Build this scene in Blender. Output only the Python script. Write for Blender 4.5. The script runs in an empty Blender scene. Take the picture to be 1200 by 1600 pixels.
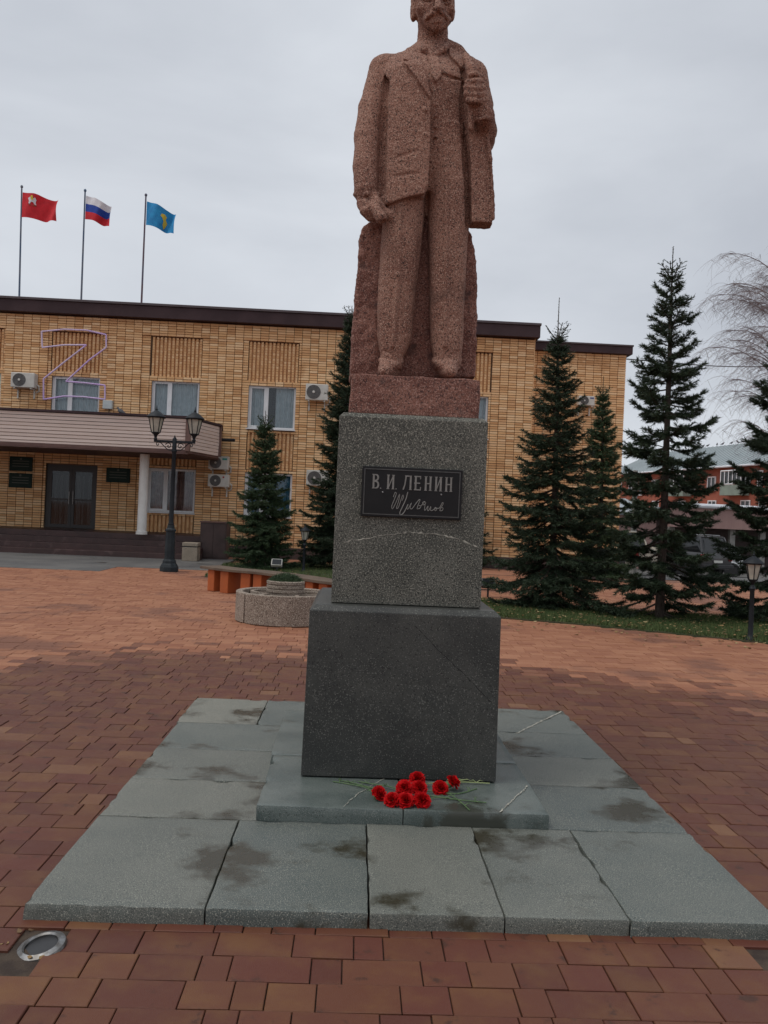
import bpy, bmesh, math, random
import numpy as np
from mathutils import Vector, Matrix
R_ = math.radians
random.seed(7); RNG = np.random.default_rng(7)
SC = bpy.context.scene
COL = SC.collection

# ------------------------------------------------------------------ camera
CAM_H, FPX, ROLL, YAW = 1.55, 1300.0, R_(2.5), R_(1.9)
cd = bpy.data.cameras.new('camera'); cam = bpy.data.objects.new('camera', cd); COL.objects.link(cam)
cd.sensor_fit = 'VERTICAL'; cd.sensor_height = 24.0; cd.lens = 24.0 * FPX / 1600.0
cd.clip_start = 0.05; cd.clip_end = 3000
cam.location = (0, 0, CAM_H)
cam.rotation_euler = (Matrix.Rotation(-YAW, 4, 'Z') @ Matrix.Rotation(-ROLL, 4, 'Y') @ Matrix.Rotation(R_(90), 4, 'X')).to_euler()
SC.camera = cam
# ------------------------------------------------------------------ world: overcast sky
SUN_EL, SUN_AZ = R_(64), R_(250)      # azimuth clockwise from +Y; high, veiled
w = bpy.data.worlds.new('World'); SC.world = w; w.use_nodes = True
nt = w.node_tree; nt.nodes.clear()
def wn(t, **k):
    n = nt.nodes.new(t)
    for a, b in k.items(): setattr(n, a, b)
    return n
wo = wn('ShaderNodeOutputWorld'); bg = wn('ShaderNodeBackground'); bg.inputs['Strength'].default_value = 0.1
sky = wn('ShaderNodeTexSky', sky_type='NISHITA'); sky.sun_disc = False; sky.sun_elevation = SUN_EL; sky.sun_rotation = SUN_AZ
tc = wn('ShaderNodeTexCoord'); mp = wn('ShaderNodeMapping'); mp.inputs['Scale'].default_value = (1.0, 1.0, 2.6)
mp.inputs['Location'].default_value = (0.35, 0.2, 0.1)
ns = wn('ShaderNodeTexNoise'); ns.inputs['Scale'].default_value = 1.7; ns.inputs['Detail'].default_value = 6; ns.inputs['Roughness'].default_value = 0.5
ns.inputs['Distortion'].default_value = 0.25
rp = wn('ShaderNodeValToRGB'); rp.color_ramp.elements[0].position = 0.3; rp.color_ramp.elements[1].position = 0.72
rp.color_ramp.elements[0].color = (0.53, 0.56, 0.615, 1); rp.color_ramp.elements[1].color = (0.80, 0.835, 0.885, 1)
sc10 = wn('ShaderNodeVectorMath', operation='SCALE'); sc10.inputs['Scale'].default_value = 10.0
mx = wn('ShaderNodeMix', data_type='RGBA'); mx.inputs['Factor'].default_value = 0.93
L = nt.links.new
L(tc.outputs['Generated'], mp.inputs['Vector']); L(mp.outputs['Vector'], ns.inputs['Vector']); L(ns.outputs['Fac'], rp.inputs['Fac'])
L(rp.outputs['Color'], sc10.inputs[0]); L(sky.outputs['Color'], mx.inputs['A']); L(sc10.outputs['Vector'], mx.inputs['B'])
L(mx.outputs['Result'], bg.inputs['Color']); L(bg.outputs['Background'], wo.inputs['Surface'])
sl = bpy.data.lights.new('sun', 'SUN'); sl.energy = 1.45; sl.angle = R_(25); sl.color = (1.0, 0.96, 0.9)
so = bpy.data.objects.new('sun', sl); COL.objects.link(so)
sd = Vector((math.sin(SUN_AZ) * math.cos(SUN_EL), math.cos(SUN_AZ) * math.cos(SUN_EL), math.sin(SUN_EL)))
so.rotation_euler = sd.to_track_quat('Z', 'Y').to_euler(); so.location = (-6, -10, 30)
vs = SC.view_settings; vs.view_transform = 'Standard'; vs.look = 'None'; vs.exposure = 0.0; vs.gamma = 1.0; vs.use_curve_mapping = False

# ------------------------------------------------------------------ pixel helpers (image pixel position -> metres)
def ray(u, v):
    dx, dy = u - 600, v - 800
    x = (dx * math.cos(ROLL) + dy * math.sin(ROLL)) / FPX; y = (-dx * math.sin(ROLL) + dy * math.cos(ROLL)) / FPX
    c, s = math.cos(YAW), math.sin(YAW)
    return (x * c + s, -x * s + c, -y)
def gz(u, v, z=0.0):
    r = ray(u, v); t = (z - CAM_H) / r[2]; return Vector((r[0] * t, r[1] * t, z))
def py(u, v, Y):
    r = ray(u, v); t = Y / r[1]; return Vector((r[0] * t, Y, CAM_H + r[2] * t))

# ------------------------------------------------------------------ mesh helpers
ORG = {}
class MB:
    def __init__(s): s.v = []; s.f = []; s.m = []
    def add(s, V, F, mi=0):
        o = len(s.v); s.v += [tuple(p) for p in V]; s.f += [tuple(i + o for i in f) for f in F]; s.m += [mi] * len(F); return s
    def bx(s, x0, x1, y0, y1, z0, z1, mi=0):
        V = [(x, y, z) for z in (z0, z1) for y in (y0, y1) for x in (x0, x1)]
        return s.add(V, [(0, 2, 3, 1), (4, 5, 7, 6), (0, 1, 5, 4), (2, 6, 7, 3), (0, 4, 6, 2), (1, 3, 7, 5)], mi)
    def obox(s, c, size, M=None, mi=0):
        hx, hy, hz = [q / 2 for q in size]; M = M or Matrix.Identity(3); c = Vector(c)
        V = [c + M @ Vector((x, y, z)) for z in (-hz, hz) for y in (-hy, hy) for x in (-hx, hx)]
        return s.add(V, [(0, 2, 3, 1), (4, 5, 7, 6), (0, 1, 5, 4), (2, 6, 7, 3), (0, 4, 6, 2), (1, 3, 7, 5)], mi)
    def tube(s, P, rad, n=8, cap=True, mi=0):
        P = [Vector(p) for p in P]
        if not hasattr(rad, '__len__'): rad = [rad] * len(P)
        V = []; t0 = (P[1] - P[0]).normalized(); up = Vector((0, 0, 1)) if abs(t0.z) < 0.9 else Vector((1, 0, 0))
        a = t0.cross(up).normalized()
        for i, p in enumerate(P):
            t = (P[min(i + 1, len(P) - 1)] - P[max(i - 1, 0)])
            t = t.normalized() if t.length > 1e-9 else t0
            a = (a - t * a.dot(t))
            a = a.normalized() if a.length > 1e-6 else t.orthogonal().normalized()
            b = t.cross(a)
            for k in range(n):
                q = 2 * math.pi * k / n; V.append(p + (a * math.cos(q) + b * math.sin(q)) * rad[i])
        F = [(i * n + k, i * n + (k + 1) % n, (i + 1) * n + (k + 1) % n, (i + 1) * n + k) for i in range(len(P) - 1) for k in range(n)]
        if cap: F += [tuple(reversed(range(n))), tuple(range((len(P) - 1) * n, len(P) * n))]
        return s.add(V, F, mi)
    def lathe(s, prof, c=(0, 0, 0), n=24, mi=0, M=None, a0=0.0):
        c = Vector(c); V = []
        for r, z in prof:
            for k in range(n):
                q = a0 + 2 * math.pi * k / n; p = Vector((r * math.cos(q), r * math.sin(q), z)); V.append(c + (M @ p if M else p))
        F = [(i * n + k, i * n + (k + 1) % n, (i + 1) * n + (k + 1) % n, (i + 1) * n + k) for i in range(len(prof) - 1) for k in range(n)]
        if prof[0][0] > 1e-5: F.append(tuple(reversed(range(n))))
        if prof[-1][0] > 1e-5: F.append(tuple(range((len(prof) - 1) * n, len(prof) * n)))
        return s.add(V, F, mi)
    def prism(s, poly, fn, a, b, mi=0):
        n = len(poly); V = [fn(p, a) for p in poly] + [fn(p, b) for p in poly]
        F = [tuple(reversed(range(n))), tuple(range(n, 2 * n))] + [(i, (i + 1) % n, n + (i + 1) % n, n + i) for i in range(n)]
        return s.add(V, F, mi)
    def mesh(s, name, org=(0, 0, 0), smooth=False, bevel=0, seg=2, fix=True):
        me = bpy.data.meshes.new(name); o = Vector(org)
        me.from_pydata([tuple(Vector(p) - o) for p in s.v], [], s.f)
        if any(s.m): me.polygons.foreach_set('material_index', s.m)
        bm = bmesh.new(); bm.from_mesh(me)
        if fix: bmesh.ops.recalc_face_normals(bm, faces=bm.faces)
        if bevel:
            ed = [e for e in bm.edges if len(e.link_faces) == 2 and e.calc_face_angle(0) > 0.4]
            bmesh.ops.bevel(bm, geom=ed, offset=bevel, segments=seg, profile=0.5, affect='EDGES', clamp_overlap=True)
        if smooth:
            for f in bm.faces: f.smooth = True
            for e in bm.edges:
                if len(e.link_faces) == 2 and e.calc_face_angle(0) > R_(38): e.smooth = False
        bm.to_mesh(me); bm.free(); return me
def tag(o, label=None, cat=None, group=None, kind=None):
    if label: o['label'] = label
    if cat: o['category'] = cat
    if group: o['group'] = group
    if kind: o['kind'] = kind
    return o
def link(name, me, mats, parent=None, loc=(0, 0, 0)):
    o = bpy.data.objects.new(name, me); COL.objects.link(o)
    if mats is not None and me is not None and not me.materials:
        for m in (mats if isinstance(mats, (list, tuple)) else [mats]): me.materials.append(m)
    if parent: o.parent = parent; ORG[o] = ORG[parent]
    else: o.location = loc; ORG[o] = Vector(loc)
    return o
def thing(name, label, cat, loc, group=None, rotz=0):
    o = bpy.data.objects.new(name, None); COL.objects.link(o); o.empty_display_size = 0.1
    o.location = loc; o.rotation_euler = (0, 0, rotz); ORG[o] = Vector(loc)
    return tag(o, label, cat, group)
def part(name, mb, mats, parent, smooth=False, bevel=0, seg=2, label=None, kind=None, local=False):
    me = mb.mesh(name, (0, 0, 0) if local else ORG[parent], smooth, bevel, seg)
    o = link(name, me, mats, parent)
    return tag(o, label, None, None, kind)
def solo(name, mb, mats, loc, label=None, cat=None, group=None, kind=None, smooth=False, bevel=0, seg=2):
    me = mb.mesh(name, loc, smooth, bevel, seg); o = link(name, me, mats, None, loc)
    return tag(o, label, cat, group, kind)
def fastmesh(name, V, F, midx=None, smooth=False):
    """V (n,3) array, F (m,k) int array, all faces with k corners"""
    me = bpy.data.meshes.new(name); V = np.asarray(V, np.float32); F = np.asarray(F, np.int32); k = F.shape[1]
    me.vertices.add(len(V)); me.vertices.foreach_set('co', V.ravel())
    me.loops.add(F.size); me.loops.foreach_set('vertex_index', F.ravel())
    me.polygons.add(len(F)); me.polygons.foreach_set('loop_start', np.arange(0, F.size, k, dtype=np.int32))
    me.polygons.foreach_set('loop_total', np.full(len(F), k, np.int32))
    if midx is not None: me.polygons.foreach_set('material_index', np.asarray(midx, np.int32))
    me.polygons.foreach_set('use_smooth', np.full(len(F), smooth, bool))
    me.update(calc_edges=True); me.validate(); return me
def copy_tree(o, parent=None):
    c = o.copy(); COL.objects.link(c); c.parent = parent; ORG[c] = ORG[o]
    for ch in list(o.children): copy_tree(ch, c)
    return c
def rotz3(a): return Matrix.Rotation(a, 3, 'Z')

# ------------------------------------------------------------------ materials
def mat(name, c1, c2=None, scale=4.0, rough=0.6, bump=0.0, bscale=60.0, detail=5, spec=0.5, metal=0.0, rnd=None, rndamt=0.0,
        speck=None, speckscale=180.0, speckth=0.62, lo=0.35, hi=0.65, stain=None, stainscale=2.5, stainth=0.58, stainrough=None, coat=0.0, vscale=None, rough2=None, shift=True):
    """procedural principled material: two-colour noise, grains, stains, a random tint per object or island, fine relief"""
    m = bpy.data.materials.new(name); m.use_nodes = True; t = m.node_tree; N = t.nodes; K = t.links.new
    b = N['Principled BSDF']; b.inputs['Roughness'].default_value = rough; b.inputs['Metallic'].default_value = metal
    b.inputs['Specular IOR Level'].default_value = spec; b.inputs['Coat Weight'].default_value = coat
    co = N.new('ShaderNodeTexCoord'); vec = co.outputs['Object']
    oi = N.new('ShaderNodeObjectInfo')
    if shift:
        ad = N.new('ShaderNodeVectorMath'); ad.operation = 'ADD'; mu = N.new('ShaderNodeVectorMath'); mu.operation = 'SCALE'
        cx = N.new('ShaderNodeCombineXYZ'); K(oi.outputs['Random'], cx.inputs[0]); K(oi.outputs['Random'], cx.inputs[1])
        mu.inputs['Scale'].default_value = 31.7; K(cx.outputs[0], mu.inputs[0]); K(vec, ad.inputs[0]); K(mu.outputs[0], ad.inputs[1]); vec = ad.outputs[0]
    if vscale:
        mpn = N.new('ShaderNodeMapping'); mpn.inputs['Scale'].default_value = vscale; K(vec, mpn.inputs['Vector']); vec = mpn.outputs['Vector']
    def noise(s, d=detail, rg=0.6):
        n = N.new('ShaderNodeTexNoise'); n.inputs['Scale'].default_value = s; n.inputs['Detail'].default_value = d; n.inputs['Roughness'].default_value = rg
        K(vec, n.inputs['Vector']); return n.outputs['Fac']
    def ramp(f, a, bb):
        r = N.new('ShaderNodeMapRange'); r.inputs['From Min'].default_value = a; r.inputs['From Max'].default_value = bb; K(f, r.inputs['Value']); r.interpolation_type = 'SMOOTHSTEP'
        return r.outputs['Result']
    def mix(f, A, B):
        n = N.new('ShaderNodeMix'); n.data_type = 'RGBA'
        if isinstance(f, float): n.inputs['Factor'].default_value = f
        else: K(f, n.inputs['Factor'])
        for s_, q in (('A', A), ('B', B)):
            if isinstance(q, tuple): n.inputs[s_].default_value = (*q, 1)
            else: K(q, n.inputs[s_])
        return n.outputs['Result']
    col = tuple(c1)
    if c2: col = mix(ramp(noise(scale), lo, hi), tuple(c1), tuple(c2))
    if rnd:
        src = {'object': lambda: oi.outputs['Random'], 'island': lambda: N.new('ShaderNodeNewGeometry').outputs['Random Per Island']}
        kind, cols = rnd
        f = src[kind]()
        r = N.new('ShaderNodeValToRGB'); r.color_ramp.interpolation = 'LINEAR'
        els = r.color_ramp.elements
        for i, (p, c) in enumerate(cols):
            e = els[i] if i < 2 else els.new(p)
            e.position = p; e.color = (*c, 1)
        K(f, r.inputs['Fac'])
        col = mix(float(rndamt), col, r.outputs['Color'])
    if speck:
        for i, sc_ in enumerate(speck):
            f = ramp(noise(speckscale * (1 + 0.45 * i), 2, 0.5), speckth, speckth + 0.08); col = mix(f, col, tuple(sc_))
    rr = None
    if stain:
        f = ramp(noise(stainscale, 6, 0.62), stainth, stainth + 0.09)
        col = mix(f, col, tuple(stain))
        if stainrough is not None:
            mr = N.new('ShaderNodeMapRange'); K(f, mr.inputs['Value']); mr.inputs['To Min'].default_value = rough; mr.inputs['To Max'].default_value = stainrough; rr = mr.outputs['Result']
    if rough2 is not None and rr is None:
        mr = N.new('ShaderNodeMapRange'); K(noise(scale * 1.7), mr.inputs['Value']); mr.inputs['From Min'].default_value = 0.3; mr.inputs['From Max'].default_value = 0.7
        mr.inputs['To Min'].default_value = rough; mr.inputs['To Max'].default_value = rough2; rr = mr.outputs['Result']
    if rr is not None: K(rr, b.inputs['Roughness'])
    if isinstance(col, tuple): b.inputs['Base Color'].default_value = (*col, 1)
    else: K(col, b.inputs['Base Color'])
    if bump:
        bp = N.new('ShaderNodeBump'); bp.inputs['Strength'].default_value = 1.0; bp.inputs['Distance'].default_value = bump
        K(noise(bscale, 4, 0.6), bp.inputs['Height']); K(bp.outputs['Normal'], b.inputs['Normal'])
    return m
def glassmat(name, tint=(0.93, 0.95, 0.96), base=0.0):
    m = bpy.data.materials.new(name); m.use_nodes = True; t = m.node_tree; t.nodes.clear()
    o = t.nodes.new('ShaderNodeOutputMaterial'); tr = t.nodes.new('ShaderNodeBsdfTransparent'); tr.inputs[0].default_value = (*tint, 1)
    g = t.nodes.new('ShaderNodeBsdfGlossy'); g.inputs['Roughness'].default_value = 0.04; g.inputs['Color'].default_value = (0.9, 0.92, 0.95, 1)
    fr = t.nodes.new('ShaderNodeFresnel'); fr.inputs['IOR'].default_value = 1.45; ad = t.nodes.new('ShaderNodeMath'); ad.inputs[1].default_value = base
    mxs = t.nodes.new('ShaderNodeMixShader'); k = t.links.new
    k(fr.outputs[0], ad.inputs[0]); k(ad.outputs[0], mxs.inputs[0]); k(tr.outputs[0], mxs.inputs[1]); k(g.outputs[0], mxs.inputs[2]); k(mxs.outputs[0], o.inputs['Surface'])
    return m

M = {}
PAVECOLS = [(0.0, (0.075, 0.024, 0.018)), (0.3, (0.105, 0.036, 0.022)), (0.55, (0.130, 0.052, 0.025)), (0.8, (0.110, 0.033, 0.023)), (0.95, (0.155, 0.068, 0.031)), (1.0, (0.22, 0.115, 0.062))]
PV = dict(scale=5, rough=0.62, bump=0.0016, bscale=260, spec=0.30, rndamt=0.55, rough2=0.45, stain=(0.065, 0.027, 0.017), stainscale=7.0, stainth=0.60, lo=0.42, hi=0.7)
M['paver_one'] = mat('paver_red_near', (0.115, 0.038, 0.024), (0.170, 0.080, 0.030), rnd=('object', PAVECOLS), **PV)
M['paver'] = mat('paver_red', (0.115, 0.038, 0.024), (0.170, 0.080, 0.030), rnd=('island', PAVECOLS), **PV)
M['paver_orange'] = mat('paver_orange', (0.265, 0.112, 0.062), (0.325, 0.150, 0.086), 1.2, 0.75, 0.001, 200, spec=0.25,
                        rnd=('island', [(0, (0.225, 0.085, 0.050)), (0.5, (0.30, 0.128, 0.070)), (1, (0.37, 0.175, 0.10))]), rndamt=0.55, stain=(0.19, 0.085, 0.055), stainscale=0.45, stainth=0.54)
M['paver_mid'] = mat('paver_between', (0.175, 0.066, 0.038), (0.225, 0.098, 0.050), rnd=('island', [(0, (0.13, 0.046, 0.028)), (0.6, (0.20, 0.080, 0.044)), (1, (0.26, 0.12, 0.066))]), **PV)
M['joint'] = mat('joint_sand', (0.035, 0.022, 0.016), (0.065, 0.045, 0.03), 14, 0.95, 0.004, 120)
M['ground'] = mat('ground_far', (0.28, 0.115, 0.062), (0.34, 0.15, 0.085), 0.6, 0.8, 0.004, 40, stain=(0.26, 0.14, 0.10), stainscale=0.35)
M['asphalt'] = mat('asphalt', (0.085, 0.083, 0.082), (0.13, 0.125, 0.118), 0.8, 0.75, 0.004, 90, stain=(0.05, 0.05, 0.05), stainscale=0.7, stainrough=0.35)
M['soil'] = mat('soil', (0.060, 0.036, 0.020), (0.15, 0.10, 0.058), 22, 0.98, 0.012, 60)
GR = dict(speckscale=150, bscale=160)
M['slab'] = mat('slab_granite', (0.082, 0.097, 0.090), (0.150, 0.158, 0.138), 2.2, 0.5, 0.0007, 260, spec=0.40, speck=[(0.045, 0.052, 0.048), (0.33, 0.325, 0.275)], speckscale=170, speckth=0.57,
                rnd=('object', [(0, (0.050, 0.067, 0.068)), (0.35, (0.095, 0.110, 0.102)), (0.7, (0.125, 0.130, 0.114)), (1, (0.22, 0.21, 0.17))]), rndamt=0.62, stain=(0.040, 0.036, 0.023), stainscale=1.5, stainth=0.53, stainrough=0.26)
M['step'] = mat('step_granite', (0.066, 0.086, 0.080), (0.122, 0.143, 0.132), 3.0, 0.36, 0.0005, 220, spec=0.45, speck=[(0.040, 0.048, 0.045), (0.22, 0.23, 0.21)], speckscale=180, speckth=0.58,
                stain=(0.050, 0.053, 0.043), stainscale=2.0, stainth=0.56, stainrough=0.22)
M['ped_up'] = mat('pedestal_granite_rough', (0.066, 0.066, 0.055), (0.110, 0.107, 0.090), 5, 0.8, 0.0022, 170, speck=[(0.022, 0.022, 0.019), (0.25, 0.24, 0.20)], speckscale=100, speckth=0.545)
M['ped_low'] = mat('pedestal_granite_dark', (0.034, 0.036, 0.034), (0.056, 0.057, 0.052), 4, 0.42, 0.0006, 220, spec=0.35, speck=[(0.016, 0.017, 0.017), (0.15, 0.15, 0.135)], speckscale=105, speckth=0.60)
M['stone'] = mat('red_granite', (0.185, 0.080, 0.056), (0.275, 0.138, 0.098), 3.2, 0.95, 0.005, 120, speck=[(0.055, 0.028, 0.022), (0.42, 0.265, 0.20)], speckscale=115, speckth=0.535,
                 stain=(0.13, 0.07, 0.052), stainscale=1.9, stainth=0.61)
M['stone_dark'] = mat('red_granite_rough', (0.15, 0.058, 0.043), (0.235, 0.105, 0.076), 4.5, 0.9, 0.007, 70, speck=[(0.08, 0.038, 0.032), (0.34, 0.19, 0.15)], speckscale=100, speckth=0.53,
                      stain=(0.085, 0.045, 0.038), stainscale=4.0, stainth=0.60)
M['vein_white'] = mat('white_vein', (0.46, 0.44, 0.37), (0.20, 0.19, 0.16), 38, 0.85)
M['vein'] = mat('pale_vein', (0.30, 0.29, 0.25), (0.14, 0.14, 0.12), 45, 0.8)
M['crack'] = mat('dark_crack', (0.012, 0.012, 0.012), None, rough=0.9)
M['plaque'] = mat('black_plaque', (0.009, 0.009, 0.010), (0.013, 0.012, 0.013), 8, 0.5, 0.0002, 200, spec=0.25)
M['plaque_grey'] = mat('plaque_engraving', (0.22, 0.21, 0.195), (0.18, 0.17, 0.155), 40, 0.6)
M['plaque_rim'] = mat('plaque_rim', (0.075, 0.073, 0.07), (0.05, 0.05, 0.05), 30, 0.5)
M['steel'] = mat('stainless', (0.30, 0.30, 0.30), (0.16, 0.15, 0.14), 30, 0.45, metal=1.0)
M['black'] = mat('black_plastic', (0.015, 0.015, 0.017), (0.025, 0.025, 0.027), 12, 0.5)
M['petal'] = mat('carnation_red', (0.40, 0.004, 0.006), (0.58, 0.008, 0.010), 60, 0.6, rnd=('island', [(0, (0.28, 0.002, 0.004)), (1, (0.62, 0.008, 0.010))]), rndamt=0.5, spec=0.1)
M['stem'] = mat('carnation_stem', (0.06, 0.12, 0.045), (0.11, 0.17, 0.07), 50, 0.6)
M['stem_pale'] = mat('carnation_node', (0.28, 0.33, 0.15), None, rough=0.6)
BRICKC = [(0, (0.50, 0.245, 0.105)), (0.25, (0.70, 0.395, 0.18)), (0.6, (0.80, 0.51, 0.27)), (0.85, (0.87, 0.62, 0.37)), (1, (0.60, 0.30, 0.13))]
M['brick'] = mat('yellow_brick', (0.76, 0.45, 0.215), (0.83, 0.53, 0.27), 3, 0.85, rnd=('island', BRICKC), rndamt=0.75, stain=(0.60, 0.33, 0.15), stainscale=0.55, stainth=0.56)
M['mortar'] = mat('mortar', (0.15, 0.088, 0.05), (0.105, 0.062, 0.036), 2, 0.95)
M['brick_rib'] = mat('yellow_brick_rib', (0.64, 0.36, 0.165), (0.72, 0.43, 0.21), 9, 0.85, rnd=('island', BRICKC), rndamt=0.5)
M['fascia'] = mat('brown_roof_metal', (0.040, 0.022, 0.025), (0.054, 0.031, 0.034), 1.5, 0.6, spec=0.25)
M['fascia2'] = mat('brown_roof_cap', (0.075, 0.055, 0.058), (0.06, 0.042, 0.047), 1.5, 0.45)
M['white_pvc'] = mat('white_pvc', (0.76, 0.77, 0.78), (0.68, 0.69, 0.70), 3, 0.45)
M['glass'] = glassmat('window_glass')
M['glass_dark'] = glassmat('door_glass', (0.55, 0.55, 0.55), 0.0)
M['curtain'] = mat('pale_curtain', (0.44, 0.52, 0.54), (0.55, 0.62, 0.63), 6, 0.9)
M['curtain_red'] = mat('red_brown_curtain', (0.16, 0.075, 0.06), (0.26, 0.16, 0.14), 4, 0.9)
M['curtain_blue'] = mat('blue_blind', (0.035, 0.14, 0.22), (0.05, 0.19, 0.28), 5, 0.8)
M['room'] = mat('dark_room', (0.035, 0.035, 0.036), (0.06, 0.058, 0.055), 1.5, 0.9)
M['plank'] = mat('fascia_siding', (0.66, 0.53, 0.46), (0.72, 0.59, 0.52), 1.2, 0.6, rnd=('object', [(0, (0.60, 0.47, 0.41)), (1, (0.76, 0.63, 0.56))]), rndamt=0.4)
M['trim_brown'] = mat('canopy_trim', (0.16, 0.085, 0.068), (0.12, 0.065, 0.052), 3, 0.6)
M['soffit'] = mat('canopy_soffit', (0.10, 0.05, 0.042), (0.14, 0.075, 0.06), 1.5, 0.7)
M['column'] = mat('white_column', (0.80, 0.78, 0.74), (0.72, 0.69, 0.65), 2.5, 0.7)
M['stepbrown'] = mat('brown_step_tile', (0.042, 0.019, 0.017), (0.062, 0.028, 0.025), 2.5, 0.45, stain=(0.09, 0.05, 0.045), stainscale=3)
M['plinth_brown'] = mat('brown_plinth', (0.055, 0.035, 0.032), (0.08, 0.05, 0.045), 2.5, 0.7)
M['dark_frame'] = mat('dark_door_frame', (0.018, 0.014, 0.013), (0.028, 0.022, 0.02), 3, 0.45)
M['sign_green'] = mat('dark_green_sign', (0.006, 0.020, 0.014), (0.010, 0.026, 0.019), 3, 0.55, spec=0.2)
M['sign_gold'] = mat('sign_gold', (0.055, 0.062, 0.045), None, rough=0.5)
M['ac_white'] = mat('ac_white', (0.60, 0.585, 0.54), (0.52, 0.50, 0.45), 4, 0.5)
M['ac_grey'] = mat('ac_grille', (0.15, 0.145, 0.14), (0.11, 0.105, 0.10), 20, 0.6)
M['ac_label'] = mat('ac_label_teal', (0.03, 0.28, 0.24), None, rough=0.5)
M['ac_red'] = mat('ac_label_red', (0.35, 0.03, 0.03), None, rough=0.5)
M['ac_navy'] = mat('ac_label_navy', (0.03, 0.06, 0.22), None, rough=0.5)
M['neon'] = mat('pale_violet_tube', (0.62, 0.52, 0.66), (0.55, 0.38, 0.70), 0.8, 0.35)
M['greybox'] = mat('grey_box', (0.50, 0.54, 0.54), (0.44, 0.48, 0.48), 5, 0.5)
M['iron'] = mat('black_iron', (0.008, 0.010, 0.013), (0.014, 0.017, 0.021), 5, 0.55, spec=0.25)
M['iron_worn'] = mat('worn_iron', (0.014, 0.019, 0.023), (0.024, 0.031, 0.035), 6, 0.6, spec=0.25)
M['frosted'] = mat('frosted_lantern_glass', (0.48, 0.46, 0.38), (0.36, 0.35, 0.30), 8, 0.25)
M['pole_blue'] = mat('flagpole_paint', (0.06, 0.11, 0.19), (0.14, 0.15, 0.18), 2.0, 0.55)
M['pole_rust'] = mat('flagpole_rust', (0.12, 0.05, 0.055), (0.10, 0.11, 0.16), 1.5, 0.7)
M['fl_red'] = mat('flag_red', (0.60, 0.016, 0.028), (0.48, 0.012, 0.022), 5, 0.8)
M['fl_white'] = mat('flag_white', (0.72, 0.72, 0.75), (0.62, 0.62, 0.66), 5, 0.8)
M['fl_blue'] = mat('flag_blue', (0.012, 0.055, 0.34), (0.01, 0.045, 0.27), 5, 0.8)
M['fl_sky'] = mat('flag_light_blue', (0.016, 0.27, 0.56), (0.012, 0.20, 0.46), 5, 0.8)
M['fl_yellow'] = mat('flag_yellow', (0.60, 0.46, 0.05), (0.55, 0.40, 0.04), 5, 0.8)
M['fl_dark'] = mat('flag_emblem_dark', (0.16, 0.06, 0.03), None, rough=0.8)
M['aggregate'] = mat('exposed_aggregate', (0.20, 0.155, 0.12), (0.28, 0.22, 0.175), 3, 0.9, 0.008, 75, speck=[(0.09, 0.06, 0.045), (0.46, 0.40, 0.33)], speckscale=58, speckth=0.55)
M['bin_stone'] = mat('bin_aggregate', (0.26, 0.215, 0.165), (0.33, 0.27, 0.21), 3, 0.9, 0.006, 60, speck=[(0.14, 0.11, 0.085)], speckscale=45)
M['bench_top'] = mat('bench_board', (0.085, 0.055, 0.036), (0.13, 0.09, 0.06), 3, 0.55, vscale=(1, 1, 1))
M['bench_leg'] = mat('bench_orange', (0.42, 0.092, 0.016), (0.33, 0.075, 0.015), 3, 0.7)
M['needle'] = mat('spruce_needles', (0.014, 0.030, 0.013), (0.026, 0.048, 0.019), 1.6, 0.7, rnd=('island', [(0, (0.010, 0.024, 0.011)), (0.7, (0.024, 0.046, 0.018)), (1, (0.046, 0.066, 0.024))]), rndamt=0.6, shift=False)
M['needle_lt'] = mat('spruce_needles_light', (0.024, 0.052, 0.020), (0.040, 0.076, 0.028), 1.6, 0.7, rnd=('island', [(0, (0.018, 0.042, 0.018)), (0.7, (0.04, 0.072, 0.026)), (1, (0.07, 0.10, 0.035))]), rndamt=0.6, shift=False)
M['bark'] = mat('spruce_bark', (0.045, 0.032, 0.026), (0.075, 0.055, 0.044), 18, 0.95, 0.01, 40)
M['birch_bark'] = mat('birch_bark', (0.46, 0.44, 0.42), (0.20, 0.18, 0.17), 3.5, 0.85, vscale=(1, 1, 0.6), stain=(0.05, 0.045, 0.04), stainscale=5)
M['birch_twig'] = mat('birch_twig', (0.15, 0.115, 0.115), (0.23, 0.18, 0.175), 2, 0.9)
M['grass'] = mat('grass_blades', (0.048, 0.074, 0.018), (0.085, 0.105, 0.028), 1.3, 0.8, rnd=('island', [(0, (0.03, 0.07, 0.018)), (0.6, (0.07, 0.12, 0.03)), (1, (0.16, 0.16, 0.06))]), rndamt=0.6, shift=False)
M['turf'] = mat('turf_soil', (0.040, 0.055, 0.020), (0.075, 0.060, 0.035), 4, 0.95, 0.01, 40)
M['leaf'] = mat('fallen_leaf', (0.26, 0.16, 0.06), (0.16, 0.085, 0.04), 9, 0.8, rnd=('island', [(0, (0.10, 0.055, 0.028)), (0.6, (0.26, 0.16, 0.06)), (1, (0.42, 0.33, 0.17))]), rndamt=0.8)
M['redbrick'] = mat('far_red_brick', (0.26, 0.075, 0.045), (0.32, 0.10, 0.06), 0.5, 0.9, stain=(0.20, 0.06, 0.04), stainscale=0.3)
M['roofmetal'] = mat('far_metal_roof', (0.27, 0.315, 0.33), (0.33, 0.375, 0.39), 0.25, 0.5)
M['pink'] = mat('garage_cladding', (0.36, 0.225, 0.20), (0.31, 0.19, 0.17), 0.5, 0.7, vscale=(6, 1, 0.2))
M['gutter'] = mat('white_gutter', (0.72, 0.75, 0.78), (0.6, 0.63, 0.67), 1, 0.4)
M['concrete'] = mat('concrete_pole', (0.30, 0.29, 0.27), (0.24, 0.23, 0.215), 3, 0.9)
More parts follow.
